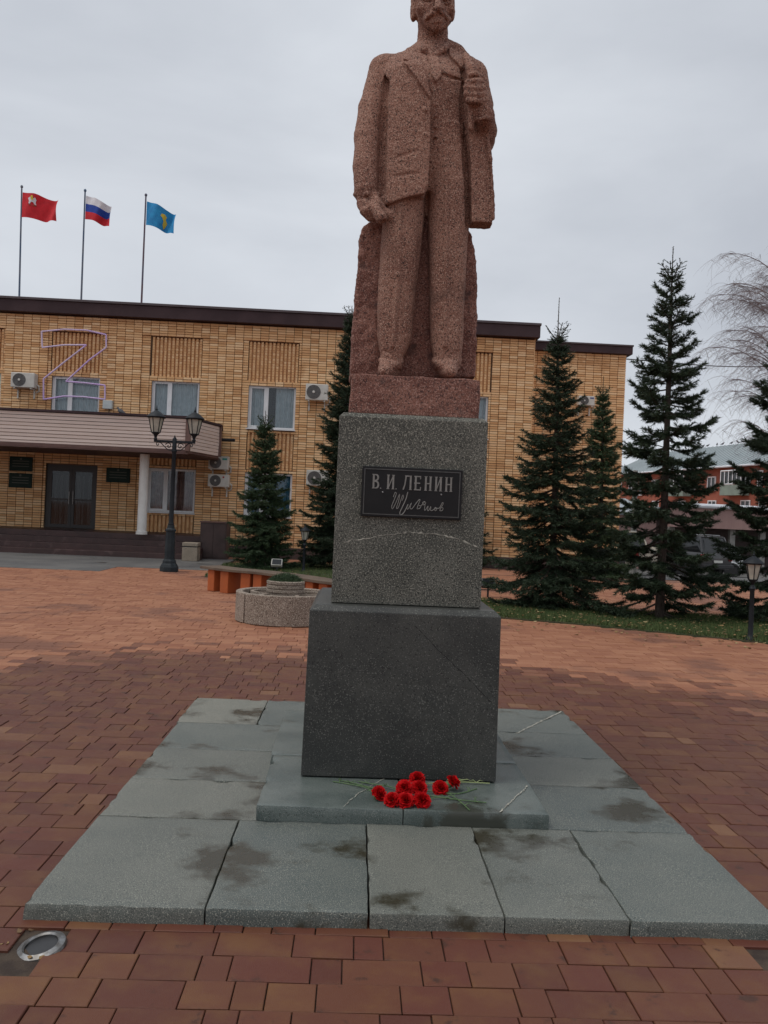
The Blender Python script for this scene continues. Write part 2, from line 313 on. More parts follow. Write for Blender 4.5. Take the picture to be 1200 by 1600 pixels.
M['cream_paint'] = mat('cream_car_paint', (0.58, 0.53, 0.44), (0.54, 0.49, 0.40), 1, 0.3, coat=0.5)
M['dark_paint'] = mat('dark_car_paint', (0.030, 0.030, 0.032), (0.042, 0.042, 0.044), 1, 0.3, coat=0.5)
M['white_paint'] = mat('white_car_paint', (0.62, 0.65, 0.68), None, rough=0.3, coat=0.5)
M['carglass'] = mat('car_glass', (0.018, 0.02, 0.022), None, rough=0.08)
M['tyre'] = mat('tyre', (0.018, 0.018, 0.018), (0.03, 0.029, 0.028), 10, 0.85)
M['rim'] = mat('rim', (0.35, 0.35, 0.35), None, rough=0.35, metal=0.8)
M['taillight'] = mat('red_taillight', (0.30, 0.012, 0.015), None, rough=0.25)
M['numplate'] = mat('number_plate', (0.60, 0.60, 0.56), None, rough=0.5)
M['cable'] = mat('cable', (0.03, 0.03, 0.032), None, rough=0.7)
M['bird'] = mat('pigeon_grey', (0.045, 0.045, 0.05), (0.08, 0.08, 0.085), 20, 0.8)
M['dark_green_balcony'] = mat('balcony_panel', (0.22, 0.28, 0.23), (0.18, 0.22, 0.19), 1, 0.7)

# ================================================================== ground, paving, monument base
def smooth(a, b, x):
    t = max(0.0, min(1.0, (x - a) / (b - a))); return t * t * (3 - 2 * t)
def gh(x, y):      # the lot on the right lies a little lower than the square
    return -0.5 * smooth(4.0, 9.0, x - (y - 26) * 0.02) * smooth(19, 31, y) - 0.5 * smooth(30, 45, y) * smooth(8.6, 10, x)
def ground_sheet():
    xs = [-900, -300, -120, -60] + list(np.arange(-40, 61, 2.0)) + [80, 140, 300, 900]; ys = [-300, -60, -20] + list(np.arange(0, 61, 2.0)) + [70, 90, 130, 220, 500, 1800]
    V = [(x, y, gh(x, y) - 0.055) for y in ys for x in xs]; n = len(xs)
    F = [(j * n + i, j * n + i + 1, (j + 1) * n + i + 1, (j + 1) * n + i) for j in range(len(ys) - 1) for i in range(n - 1)]
    mb = MB(); mb.add(V, F); return mb
g = solo('ground', ground_sheet(), M['ground'], (0, 0, 0), kind='structure', smooth=True)

BASE = (-1.156, 1.680, 3.083, 6.453)  # base, pedestal and statue coordinates below were scaled up slightly about the camera
LAWN_R = [gz(778, 966), gz(900, 976), gz(1000, 986), gz(1100, 996), gz(1200, 1006), gz(1290, 1016), gz(1330, 985), gz(1200, 972), gz(1140, 966), gz(960, 955), gz(880, 950), gz(764, 940), Vector((1.2, 15.3, 0)), Vector((1.0, 12.9, 0))]
LAWN_L = [(-3.2, 18.0), (-2.6, 17.1), (-1.8, 16.5), (-0.6, 15.75), (0.4, 15.5), (1.4, 15.8), (2.4, 17.0), (2.2, 21.5), (1.0, 23.2), (-1.4, 23.4), (-3.4, 22.0)]
def inpoly(x, y, poly):
    c = False; n = len(poly)
    for i in range(n):
        a, b = poly[i], poly[(i + 1) % n]
        if (a[1] > y) != (b[1] > y) and x < (b[0] - a[0]) * (y - a[1]) / (b[1] - a[1]) + a[0]: c = not c
    return c
H1 = (gz(28, 1452).x - 0.02, gz(112, 1450).x, gz(60, 1513).y, 3.10)
H2 = (gz(1172, 1485).x, gz(1172, 1485).x + 0.16, gz(1185, 1525).y, gz(1185, 1482).y)
def bound(x): return float(np.interp(x, [-9, -5, -3.2, -2.3, -0.5, 1.56, 2.3, 2.8, 3.9, 6, 9], [4.6, 6.5, 7.7, 8.7, 8.95, 8.5, 8.4, 7.8, 7.6, 6.4, 4.6]))
bed = MB(); bed.bx(-14, 14, 0.2, 22.4, -0.054, -0.012)
pv = solo('paving', bed, M['joint'], (0, 0, 0), kind='structure')
ROW = 0.155
cells = []   # x0,x1,y0,y1,orange
rr_ = random.Random(11)
y = 1.95 - 10 * ROW; r_i = 0
while y < 22.0:
    hw = max(3.4, 0.53 * y + 2.4) if y < 15 else 0.5 * y + 2
    step_w = [0.105, 0.16, 0.16, 0.215, 0.27]
    x = -hw + rr_.uniform(-0.2, 0)
    x = max(x, -13.6)
    while x < min(hw, 13.6):
        wd = rr_.choice(step_w); x1 = x + wd
        cx, cy = (x + x1) / 2, y + ROW / 2
        ok = not (x > BASE[0] + 0.03 and x1 < BASE[1] - 0.03 and y > BASE[2] + 0.02 and y + ROW < BASE[3] - 0.03)
        for hx0, hx1, hy0, hy1 in (H1, H2):
            if hx0 < cx < hx1 and hy0 < cy < hy1: ok = False
        if ok and (inpoly(cx, cy, [(p[0], p[1]) for p in LAWN_R]) or inpoly(cx, cy, LAWN_L)): ok = False
        if ok: q_ = cy - bound(cx) + rr_.gauss(0, 0.28); cells.append((x, x1, y, y + ROW, 0 if q_ < -0.35 else (2 if q_ < 0.30 and rr_.random() < 0.75 else (0 if q_ < 0 else 1))))
        x = x1
    y += ROW; r_i += 1
def vis(c):
    x, yy = (c[0] + c[1]) / 2, (c[2] + c[3]) / 2
    d = Vector((x, yy, -CAM_H)); cth, sth = math.cos(YAW), math.sin(YAW)
    xr, yr = x * cth - yy * sth, x * sth + yy * cth
    if yr < 0.5: return 0
    uu, vv_ = xr / yr * FPX, CAM_H / yr * FPX
    if abs(uu) > 640 or vv_ > 830: return 0
    return (c[1] - c[0]) / yr ** 3
order = sorted(range(len(cells)), key=lambda i: -vis(cells[i]))
near = set(order[:300])
PM = {}
def paver_mesh(wd):
    k = round(wd, 3)
    if k not in PM:
        mb = MB(); e = 0.002; b = 0.0025; h_ = 0.052; hx, hy = wd / 2 - e, ROW / 2 - e
        for (a, bb) in (((hx, hy, -h_), None),): pass
        V = []
        for (ix, iy, z) in ((hx, hy, -h_), (hx, hy, -b), (hx - b, hy - b, 0)): V += [(-ix, -iy, z), (ix, -iy, z), (ix, iy, z), (-ix, iy, z)]
        F = [(i * 4 + q, i * 4 + (q + 1) % 4, (i + 1) * 4 + (q + 1) % 4, (i + 1) * 4 + q) for i in (0, 1) for q in range(4)] + [(8, 9, 10, 11)]
        mb.add(V, F); me = mb.mesh('paver'); me.materials.append(M['paver_one']); PM[k] = me
    return PM[k]
for i in near:
    x0, x1, y0, y1, org = cells[i]
    o = bpy.data.objects.new('paver', paver_mesh(x1 - x0)); COL.objects.link(o); o.parent = pv
    o.location = ((x0 + x1) / 2, (y0 + y1) / 2, rr_.uniform(-0.0025, 0.0025)); o.rotation_euler = (rr_.uniform(-0.008, 0.008), rr_.uniform(-0.008, 0.008), rr_.uniform(-0.006, 0.006))
rest = [c for i, c in enumerate(cells) if i not in near]
C_ = np.array([c[:4] for c in rest]); orr = np.array([c[4] for c in rest], int); n_ = len(C_)
e_ = 0.002; b_ = 0.0025
zt = RNG.uniform(-0.003, 0.003, (n_, 1)) + np.zeros((n_, 4)) + RNG.uniform(-0.0008, 0.0008, (n_, 4))
x0, x1, y0, y1 = [C_[:, i] for i in range(4)]
def ringv(d, z): return np.stack([np.stack([x0 + d, y0 + d, z[:, 0]], 1), np.stack([x1 - d, y0 + d, z[:, 1]], 1), np.stack([x1 - d, y1 - d, z[:, 2]], 1), np.stack([x0 + d, y1 - d, z[:, 3]], 1)], 1)
VV = np.concatenate([ringv(e_, zt * 0 - 0.05), ringv(e_, zt - b_), ringv(e_ + b_, zt)], 1).reshape(-1, 3)
fq = np.array([(i * 4 + q, i * 4 + (q + 1) % 4, (i + 1) * 4 + (q + 1) % 4, (i + 1) * 4 + q) for i in (0, 1) for q in range(4)] + [(8, 9, 10, 11)])
FF = (fq[None] + (np.arange(n_) * 12)[:, None, None]).reshape(-1, 4)
o = link('pavers', fastmesh('pavers', VV, FF, np.repeat(orr, 9)), [M['paver'], M['paver_orange'], M['paver_mid']], pv); o['kind'] = 'stuff'

# asphalt strip before the entrance steps and the lot on the right
mb = MB(); mb.bx(-15, -3.4, 19.6, 24.0, -0.03, 0.006); mb.bx(-15, -5.5, 18.2, 19.6, -0.03, 0.006)
solo('asphalt_apron', mb, M['asphalt'], (0, 0, 0), kind='structure')
mb = MB(); xs = np.arange(8.5, 45, 1.5); ys = np.arange(31.0, 75, 2.0); n = len(xs)
mb.add([(x, y, gh(x, y) - 0.035) for y in ys for x in xs], [(j * n + i, j * n + i + 1, (j + 1) * n + i + 1, (j + 1) * n + i) for j in range(len(ys) - 1) for i in range(n - 1)])
solo('asphalt_lot', mb, M['asphalt'], (0, 0, 0), kind='structure', smooth=True)

# soil in the two spots where pavers are missing
for hx in (H1, H2):
    mb = MB(); nx_, ny_ = 14, 10; V = []
    for j in range(ny_ + 1):
        for i in range(nx_ + 1):
            a, b = i / nx_, j / ny_; V.append((hx[0] - 0.05 + (hx[1] - hx[0] + 0.1) * a, hx[2] - 0.05 + (hx[3] - hx[2] + 0.12) * b, -0.035 + 0.010 * rr_.random() + 0.02 * max(abs(a - 0.5), abs(b - 0.5))))
    mb.add(V, [(j * (nx_ + 1) + i, j * (nx_ + 1) + i + 1, (j + 1) * (nx_ + 1) + i + 1, (j + 1) * (nx_ + 1) + i) for j in range(ny_) for i in range(nx_)])
    so_ = solo('soil', mb, M['soil'], (0, 0, 0), kind='structure', smooth=True)

# ---- granite slab base
mbase = thing('monument_base', 'stepped base of grey-green granite slabs under the monument', 'stone base', (0.255, 4.64, 0))
sr = random.Random(3)
def worn_slab(name, wx, wy, h_, seed):
    """slab with its top at z=0: gently uneven top, rounded chipped rim, rough sides"""
    r = random.Random(seed); nx, ny = max(6, int(wx / 0.03)), max(6, int(wy / 0.03)); ph = [r.uniform(0, 6.28) for _ in range(8)]
    def wob(t, k): return 0.0010 * math.sin(t * 9 + ph[k]) + 0.0007 * math.sin(t * 31 + ph[k + 1]) + r.uniform(-0.0006, 0.0006)
    xs = [-wx / 2 + wx * i / nx for i in range(nx + 1)]; ys = [-wy / 2 + wy * j / ny for j in range(ny + 1)]
    rim = [(x, -wy / 2 + wob(x, 0), 0) for x in xs[:-1]] + [(wx / 2 + wob(y, 2), y, 1) for y in ys[:-1]] + [(x, wy / 2 + wob(x, 4), 2) for x in reversed(xs[1:])] + [(-wx / 2 + wob(y, 6), y, 3) for y in reversed(ys[1:])]
    n = len(rim); V = []; F = []
    chips = [(r.randrange(n), r.uniform(0.004, 0.012)) for _ in range(5)]
    for d, z in ((0.0, -h_), (0.0, -h_ * 0.5), (0.0, -0.004), (0.0015, -0.0010), (0.004, 0.0)):
        for k, (x, y, s) in enumerate(rim):
            c = sum(a * max(0, 1 - abs(((k - q + n // 2) % n) - n // 2) / 2.0) for q, a in chips) if z > -h_ * 0.4 else 0
            dd = d + c + (r.uniform(-0.0015, 0.0015) if z < -0.004 else 0)
            V.append((x * (1 - 2 * dd / wx), y * (1 - 2 * dd / wy), z - (c * 0.8 if z > -0.004 else 0)))
    for q in range(4): F += [(q * n + k, q * n + (k + 1) % n, (q + 1) * n + (k + 1) % n, (q + 1) * n + k) for k in range(n)]
    b0 = 4 * n; ins = {}
    for j in range(1, ny):
        for i in range(1, nx): ins[(i, j)] = len(V); V.append((xs[i] * 0.985, ys[j] * 0.985, 0.0012 * math.sin(xs[i] * 7 + ph[0]) * math.sin(ys[j] * 6 + ph[3]) + r.uniform(-0.0002, 0.0002)))
    def idx(i, j):
        if (i, j) in ins: return ins[(i, j)]
        if j == 0 and i < nx: return b0 + i
        if i == nx and j < ny: return b0 + nx + j
        if j == ny and i > 0: return b0 + nx + ny + (nx - i)
        return b0 + 2 * nx + ny + (ny - j)
    F += [(idx(i, j), idx(i + 1, j), idx(i + 1, j + 1), idx(i, j + 1)) for j in range(ny) for i in range(nx)]
    mb = MB(); mb.add(V, F); return mb.mesh(name, smooth=True)
def slab(x0, x1, y0, y1, z0, z1, m, name='slab', gap=0.0028, bev=0.007):
    dz = sr.uniform(-0.004, 0.004)
    me = worn_slab(name, x1 - x0 - 2 * gap, y1 - y0 - 2 * gap, z1 + dz - z0, sr.randrange(99))
    o = bpy.data.objects.new(name, me); COL.objects.link(o); o.parent = mbase; me.materials.append(M[m])
    o.location = Vector(((x0 + x1) / 2, (y0 + y1) / 2, z1)) - ORG[mbase]; o.rotation_euler = (sr.uniform(-0.003, 0.003), sr.uniform(-0.003, 0.003), sr.uniform(-0.003, 0.003)); return o
fx = [-1.156, -0.493, 0.112, 0.619, 1.092, 1.680]
ly = [3.972, 4.527, 5.095, 5.710, 6.448]
rv = [3.972, 4.629, 5.184, 5.755, 6.453]
fy = 3.972; ZS = 0.06; ZP = 0.13
for i in range(5): slab(fx[i], fx[i + 1], BASE[2], fy, -0.004, ZS, 'slab')
for i in range(3): slab(-1.153, -0.37, ly[i], ly[i + 1], -0.004, ZS, 'slab')
slab(-1.166, -0.617, ly[3], ly[4], -0.004, ZS, 'slab'); slab(-0.617, -0.10, ly[3], ly[4], -0.004, ZS, 'slab')
for i in range(4): slab(0.925, 1.680, rv[i], rv[i + 1], -0.004, ZS, 'slab')
slab(-0.10, 0.46, ly[3], ly[4], -0.004, ZS, 'slab'); slab(0.46, 0.925, ly[3], ly[4], -0.004, ZS, 'slab')
slab(-0.37, 0.925, fy, ly[3], -0.004, ZS - 0.004, 'slab')
slab(-0.415, 0.286, 3.97, 4.79, ZS - 0.012, ZP, 'step', 'step_slab', 0.002); slab(0.286, 0.99, 3.97, 4.79, ZS - 0.012, ZP, 'step', 'step_slab', 0.002)
slab(-0.435, 0.286, 4.79, 5.87, ZS - 0.012, ZP, 'step', 'step_slab', 0.002); slab(0.286, 0.99, 4.79, 5.87, ZS - 0.012, ZP, 'step', 'step_slab', 0.002)
def ribbon(pts, wdt, nrm, lift, rnd, jit=0.3):
    """thin irregular inlaid strip along a 3-D polyline on a flat face"""
    P_ = [Vector(p) for p in pts]; Q = []
    for a, b in zip(P_[:-1], P_[1:]):
        k = max(2, int((b - a).length / 0.012))
        for i in range(k): Q.append(a.lerp(b, i / k))
    Q.append(P_[-1]); n = Vector(nrm); V = []; wlk = 0.0
    for i, q in enumerate(Q):
        wlk = 0.92 * wlk + rnd.gauss(0, 0.0012)
        t = (Q[min(i + 1, len(Q) - 1)] - Q[max(i - 1, 0)]).normalized(); s_ = t.cross(n); w_ = wdt * rnd.uniform(1 - jit * 2, 1 + jit) * (0.4 if i in (0, len(Q) - 1) else 1)
        off = s_ * (rnd.uniform(-1, 1) * wdt * jit + wlk)
        V += [q + off + s_ * w_ / 2 + n * lift, q + off - s_ * w_ / 2 + n * lift]
    F = [(2 * i, 2 * i + 1, 2 * i + 3, 2 * i + 2) for i in range(len(Q) - 1)]
    mb = MB(); mb.add(V, F); return mb
# pale quartz veins in the step
part('vein', ribbon([gz(824, 1228, ZP), gz(800, 1252, ZP), gz(782, 1272, ZP) + Vector((0, 0.012, 0))], 0.007, (0, 0, 1), 0.0050, sr, 0.42), M['vein_white'], mbase)
part('vein', ribbon([gz(600, 1218, ZP), gz(560, 1240, ZP), gz(535, 1262, ZP)], 0.004, (0, 0, 1), 0.0050, sr, 0.42), M['vein_white'], mbase)
part('vein', ribbon([gz(878, 1112, ZS), gz(840, 1130, ZS), gz(808, 1147, ZS)], 0.014, (0, 0, 1), 0.0050, sr, 0.45), M['vein_white'], mbase)

# ---- pedestal
ped = thing('pedestal', 'two-tier dark grey granite pedestal with a black name plaque', 'pedestal', (0.286, 4.931, 0.13))
mb = MB()
def tblock(x0, x1, y0, y1, z0, z1, tp, ch):
    V = []
    for z, d in ((z0, 0), (z1 - ch, tp), (z1, tp + ch)): V += [(x0 + d, y0 + d, z), (x1 - d, y0 + d, z), (x1 - d, y1 - d, z), (x0 + d, y1 - d, z)]
    mb = MB(); mb.add(V, [(0, 3, 2, 1), (8, 9, 10, 11)] + [(i * 4 + q, i * 4 + (q + 1) % 4, (i + 1) * 4 + (q + 1) % 4, (i + 1) * 4 + q) for i in (0, 1) for q in range(4)]); return mb
LB = part('lower_block', tblock(-0.233, 0.805, 4.412, 5.449, 0.137, 1.044, 0.008, 0.029), M['ped_low'], ped, bevel=0.004)
part('upper_block', tblock(-0.116, 0.700, 4.521, 5.340, 1.048, 2.085, 0.002, 0.023), M['ped_up'], ped, bevel=0.003)
YF = 4.521
part('vein', ribbon([py(538, 847, YF), py(575, 842, YF), py(600, 836, YF), py(640, 832, YF), py(682, 836, YF), py(712, 842, YF), py(745, 856, YF)], 0.0075, (0, -1, 0), 0.0008, sr, 0.45), M['vein_white'], ped)
def lowface(u, v):
    p = py(u, v, 4.412); return Vector((p.x, 4.412 + 0.008 * (p.z - 0.137) / 0.88, p.z))
part('crack', ribbon([lowface(648, 978), lowface(690, 1020), lowface(735, 1062), lowface(768, 1098)], 0.004, (0, -1, 0), 0.0008, sr, 0.45), M['crack'], ped)
# plaque with engraved border, name and signature
pq = MB(); pa = (0.022, 0.568, 1.523, 1.795); pq.bx(pa[0], pa[1], YF - 0.022, YF + 0.004, pa[2], pa[3])
plq = part('plaque', pq, M['plaque'], ped, bevel=0.003, label='black plaque with a name and a signature')
fr = MB(); t_ = 0.005; i_ = 0.012; yA, yB = YF - 0.0245, YF - 0.021
x0_, x1_, z0_, z1_ = pa[0] + i_, pa[1] - i_, pa[2] + i_, pa[3] - i_
fr.bx(x0_, x1_, yA, yB, z0_, z0_ + t_); fr.bx(x0_, x1_, yA, yB, z1_ - t_, z1_); fr.bx(x0_, x0_ + t_, yA, yB, z0_ + t_, z1_ - t_); fr.bx(x1_ - t_, x1_, yA, yB, z0_ + t_, z1_ - t_)
part('border', fr, M['plaque_rim'], plq)
def strokes_letter(ch, x, z, w_, h_, t):
    """block capitals from straight strokes; returns list of polygons (x,z)"""
    def rect(a, b, c, d): return [(a, c), (b, c), (b, d), (a, d)]
    s = t * 0.62; R = []
    serif = lambda cx, zz, up: rect(cx - t * 0.82, cx + t * 0.82, zz if up else zz - s * 0.55, zz + s * 0.55 if up else zz)
    L_, Rr = x + t * 0.9, x + w_ - t * 0.9
    if ch in 'НИ':
        R += [rect(L_ - t / 2, L_ + t / 2, z, z + h_), rect(Rr - t / 2, Rr + t / 2, z, z + h_)]
        R += [serif(L_, z, True), serif(Rr, z, True), serif(L_, z + h_, False), serif(Rr, z + h_, False)]
        R += [rect(L_ + t / 2, Rr - t / 2, z + h_ * 0.5 - s / 2, z + h_ * 0.5 + s / 2)] if ch == 'Н' else [[(L_ + t / 2, z + h_ * 0.10), (Rr - t / 2, z + h_ * 0.70), (Rr - t / 2, z + h_ * 0.90), (L_ + t / 2, z + h_ * 0.30)]]
    if ch == 'Е':
        R += [rect(L_ - t / 2, L_ + t / 2, z, z + h_)] + [rect(L_ - t * 0.8, Rr + t * q, z + h_ * a - (s if a == 1 else (0 if a == 0 else s / 2)), z + h_ * a + (0 if a == 1 else (s if a == 0 else s / 2))) for a, q in ((0, 0.5), (0.5, 0.0), (1, 0.4))]
        R += [rect(Rr, Rr + t * 0.5, z, z + h_ * 0.24), rect(Rr - t * 0.1, Rr + t * 0.4, z + h_ * 0.78, z + h_)]
    if ch == 'Л':
        R += [rect(Rr - t / 2, Rr + t / 2, z, z + h_), serif(Rr, z, True), [(L_ + t * 0.6, z + h_ - s), (Rr, z + h_ - s), (Rr + t * 0.8, z + h_), (L_ + t * 0.2, z + h_)]]
        R += [[(L_ - t * 0.75, z), (L_ - t * 0.1, z), (L_ + t * 0.75, z + h_ * 0.35), (L_ + t * 1.35, z + h_ - s), (L_ + t * 0.55, z + h_ - s), (L_ + t * 0.05, z + h_ * 0.35), (L_ - t * 0.75, z + s)]]
    if ch == 'В':
        R += [rect(L_ - t / 2, L_ + t / 2, z, z + h_), serif(L_, z, True), serif(L_, z + h_, False)]
        for zz0, zz1, xr in ((z + h_ * 0.53, z + h_, x + w_ - t * 0.25), (z, z + h_ * 0.53, x + w_)):
            cz, rz = (zz0 + zz1) / 2, (zz1 - zz0) / 2; xs_ = L_ + t * 0.4; O = []; I = []
            for k in range(9):
                a = -math.pi / 2 + math.pi * k / 8; O.append((xs_ + (xr - xs_) * (0.45 + 0.55 * math.cos(a)), cz + rz * math.sin(a))); I.append((xs_ + (xr - t - xs_) * (0.45 + 0.55 * math.cos(a)), cz + (rz - s) * math.sin(a)))
            for k in range(8): R.append([I[k], O[k], O[k + 1], I[k + 1]])
            R += [rect(xs_, xs_ + (xr - xs_) * 0.45, zz0, zz0 + s), rect(xs_, xs_ + (xr - xs_) * 0.45, zz1 - s, zz1)]
    if ch == '.': R += [rect(x, x + t * 0.6, z, z + t * 0.6)]
    return R
let = MB(); zb, hL = 1.675, 0.078
yi = 0
for ch, x, wd in (('В', 0.077, 0.040), ('.', 0.122, 0.01), ('И', 0.156, 0.045), ('.', 0.206, 0.01), ('Л', 0.243, 0.052), ('Е', 0.305, 0.042), ('Н', 0.360, 0.043), ('И', 0.416, 0.043), ('Н', 0.472, 0.043)):
    for poly in strokes_letter(ch, x, zb, wd, hL, 0.0098):
        yi += 1; d = 0.00006 * (yi % 7); let.prism(poly, lambda p, a: (p[0], a, p[1]), YF - 0.0245 - d, YF - 0.0215)
part('lettering', let, M['plaque_grey'], plq, label='grey capital letters of a name')
def catmull(P_, k=8):
    P_ = [Vector(p) for p in P_]; P_ = [P_[0]] + P_ + [P_[-1]]; O = []
    for i in range(1, len(P_) - 2):
        a, b, c, d = P_[i - 1:i + 3]
        for j in range(k):
            t = j / k; O.append(0.5 * ((2 * b) + (c - a) * t + (2 * a - 5 * b + 4 * c - d) * t * t + (3 * b - a - 3 * c + d) * t ** 3))
    O.append(P_[-2]); return O
def sg(px_, pz_): return py(560 + px_ * 170 / 1200, 720 + pz_ * 100 / 706, YF - 0.0225)
sig = MB()
for st_, rad in (([(385, 400), (405, 350), (418, 365), (395, 430), (368, 500), (375, 530), (400, 490), (440, 400), (455, 370), (445, 440), (420, 520), (440, 515), (470, 430), (490, 380), (498, 400), (480, 440)], 0.0021),
                 ([(545, 345), (525, 420), (490, 500), (458, 570), (465, 598), (490, 585), (520, 540), (548, 480)], 0.0025),
                 ([(550, 480), (535, 530), (552, 525), (585, 465), (570, 520), (590, 530), (625, 485), (660, 440), (680, 430), (655, 500), (648, 530), (675, 525), (690, 500), (665, 495)], 0.0018),
                 ([(690, 500), (715, 470), (735, 450), (710, 460), (712, 485), (735, 480), (742, 455), (730, 520), (735, 548), (770, 500), (762, 545), (775, 548), (800, 505), (795, 545), (815, 548), (838, 530)], 0.0018),
                 ([(838, 530), (850, 515), (865, 530), (850, 552), (838, 535), (870, 525), (895, 520), (925, 465), (935, 475), (905, 530), (898, 550), (925, 548), (932, 520), (905, 515)], 0.0018)):
    sig.tube(catmull([sg(*p) for p in st_], 5), rad * 1.1, 5)
part('signature', sig, M['plaque_grey'], plq, smooth=True)
for u_, v_ in ((598, 769), (689.5, 773)):
    c = py(u_, v_, YF - 0.022); mb = MB(); mb.lathe([(0.0045, 0), (0.0045, 0.002), (0.003, 0.0035)], c, 10, M=Matrix.Rotation(R_(90), 3, 'X')); part('screw', mb, M['steel'], plq, smooth=True)

# ================================================================== the yellow brick office building
WY = 26.0; XL, XR = -17.0, 5.37; ZT = 7.20
bld = thing('brick_office_building', 'two-storey yellow brick building with brown roof band behind the square', 'building', (-5.0, WY, 0))
bays = [-14.88, -11.86, -8.84, -5.78, -2.78, 0.24, 3.26]
WW = 0.737
holes = []; wins = []; ribs = []
for bx_ in bays:
    wins.append((bx_ - WW, bx_ + WW, 3.98, 5.335, 'curtain')); ribs.append((bx_ - 0.79, bx_ + 0.79, 5.46, 6.68)); 
    ribs.append((bx_ - WW, bx_ + WW, 2.70, 3.86))
    if abs(bx_ + 8.84) < 0.1: ribs.pop(); continue
    wins.append((bx_ - WW, bx_ + WW, 1.25, 2.60, {-5.78: 'curtain_red', -2.78: 'curtain_blue'}.get(bx_, 'curtain')))
    ribs.append((bx_ - WW, bx_ + WW, 0.62, 1.14))
DOOR = (-9.64, -8.06, 0.62, 2.58)
holes = [w_[:4] for w_ in wins] + ribs + [DOOR]
bayrects = [(b - 0.96, b + 0.96, 0.3, 6.74) for b in bays]
def holed_wall(x0, x1, z0, z1, y0, depth, holes):
    xs = sorted(set([x0, x1] + [h for q in holes for h in q[:2] if x0 < h < x1])); zs = sorted(set([z0, z1] + [h for q in holes for h in q[2:4] if z0 < h < z1]))
    mb = MB()
    for i in range(len(xs) - 1):
        for j in range(len(zs) - 1):
            cx, cz = (xs[i] + xs[i + 1]) / 2, (zs[j] + zs[j + 1]) / 2
            if any(q[0] < cx < q[1] and q[2] < cz < q[3] for q in holes): continue
            mb.add([(xs[i], y0, zs[j]), (xs[i + 1], y0, zs[j]), (xs[i + 1], y0, zs[j + 1]), (xs[i], y0, zs[j + 1])], [(0, 1, 2, 3)])
    for q in holes:
        a, b, c, d = q[:4]; V = [(a, y0, c), (b, y0, c), (b, y0, d), (a, y0, d)] + [(a, y0 + depth, c), (b, y0 + depth, c), (b, y0 + depth, d), (a, y0 + depth, d)]
        mb.add(V, [(0, 4, 5, 1), (1, 5, 6, 2), (2, 6, 7, 3), (3, 7, 4, 0)])
    return mb
def noflip(mb, name, mats, parent):
    me = mb.mesh(name, ORG[parent], fix=False); return link(name, me, mats, parent)
noflip(holed_wall(XL, XR, 0.0, ZT, WY + 0.075, 0.20, holes), 'wall', M['mortar'], bld)
def bricks(x0, x1, z0, z1, yf, holes, bays_, seed):
    r = random.Random(seed); BW, BH = 0.26, 0.0772; out = []
    nrow = int((z1 - z0) / BH); ncol = int(round((x1 - x0) / BW)); BW = (x1 - x0) / ncol
    for j in range(nrow):
        za = z0 + j * BH; zb_ = za + BH - 0.016; zc = za + BH / 2
        hs = [q for q in holes if q[2] - 0.02 < zc < q[3] + 0.02]
        for i in range(ncol):
            segs = [(x0 + i * BW + 0.008, x0 + (i + 1) * BW - 0.008)]
            for q in hs:
                ns_ = []
                for a, b in segs:
                    if b <= q[0] or a >= q[1]: ns_.append((a, b)); continue
                    if a < q[0] - 0.02: ns_.append((a, q[0]))
                    if b > q[1] + 0.02: ns_.append((q[1], b))
                segs = ns_
            for a, b in segs:
                dy = 0.035 if any(p[0] < (a + b) / 2 < p[1] and p[2] < zc < p[3] for p in bays_) else 0.0
                out.append((a, b, yf + dy + r.uniform(-0.003, 0.004), za + r.uniform(-0.001, 0.001), zb_ + r.uniform(-0.001, 0.001)))
    A = np.array(out); n = len(A); a, b, yq, c, d = A.T; yb = np.full(n, yf + 0.09)
    V = np.stack([np.stack(t, 1) for t in ((a, yq, c), (b, yq, c), (b, yq, d), (a, yq, d), (a, yb, c), (b, yb, c), (b, yb, d), (a, yb, d))], 1).reshape(-1, 3)
    f = np.array([(0, 1, 2, 3), (1, 5, 6, 2), (3, 2, 6, 7), (4, 0, 3, 7), (0, 4, 5, 1)]); return V, (f[None] + (np.arange(n) * 8)[:, None, None]).reshape(-1, 4)
V_, F_ = bricks(XL, XR, 0.30, ZT, WY, holes, bayrects, 21)
o = link('bricks', fastmesh('bricks', V_ - np.array(ORG[bld]), F_), M['brick'], bld); o['kind'] = 'stuff'
mb = MB(); mb.bx(XL, XR, WY - 0.06, WY + 0.074, -0.6, 0.30); part('base_course', mb, M['plinth_brown'], bld)
# ribbed brick panels
for (a, b, c, d) in ribs:
    mb = MB(); mb.bx(a, b, WY + 0.17, WY + 0.2, c, d); n = int((b - a) / 0.117)
    rows = int((d - c) / 0.0772)
    for i in range(n):
        xa = a + (b - a) * (i + 0.5) / n
        for j in range(rows):
            zz = c + (d - c) * j / rows; mb.bx(xa - 0.033, xa + 0.033, WY + 0.075 + 0.004 * ((i * 7 + j * 3) % 3), WY + 0.17, zz + 0.005, zz + (d - c) / rows - 0.005)
    part('ribbed_brick_panel', mb, M['brick_rib'], bld, kind='stuff')
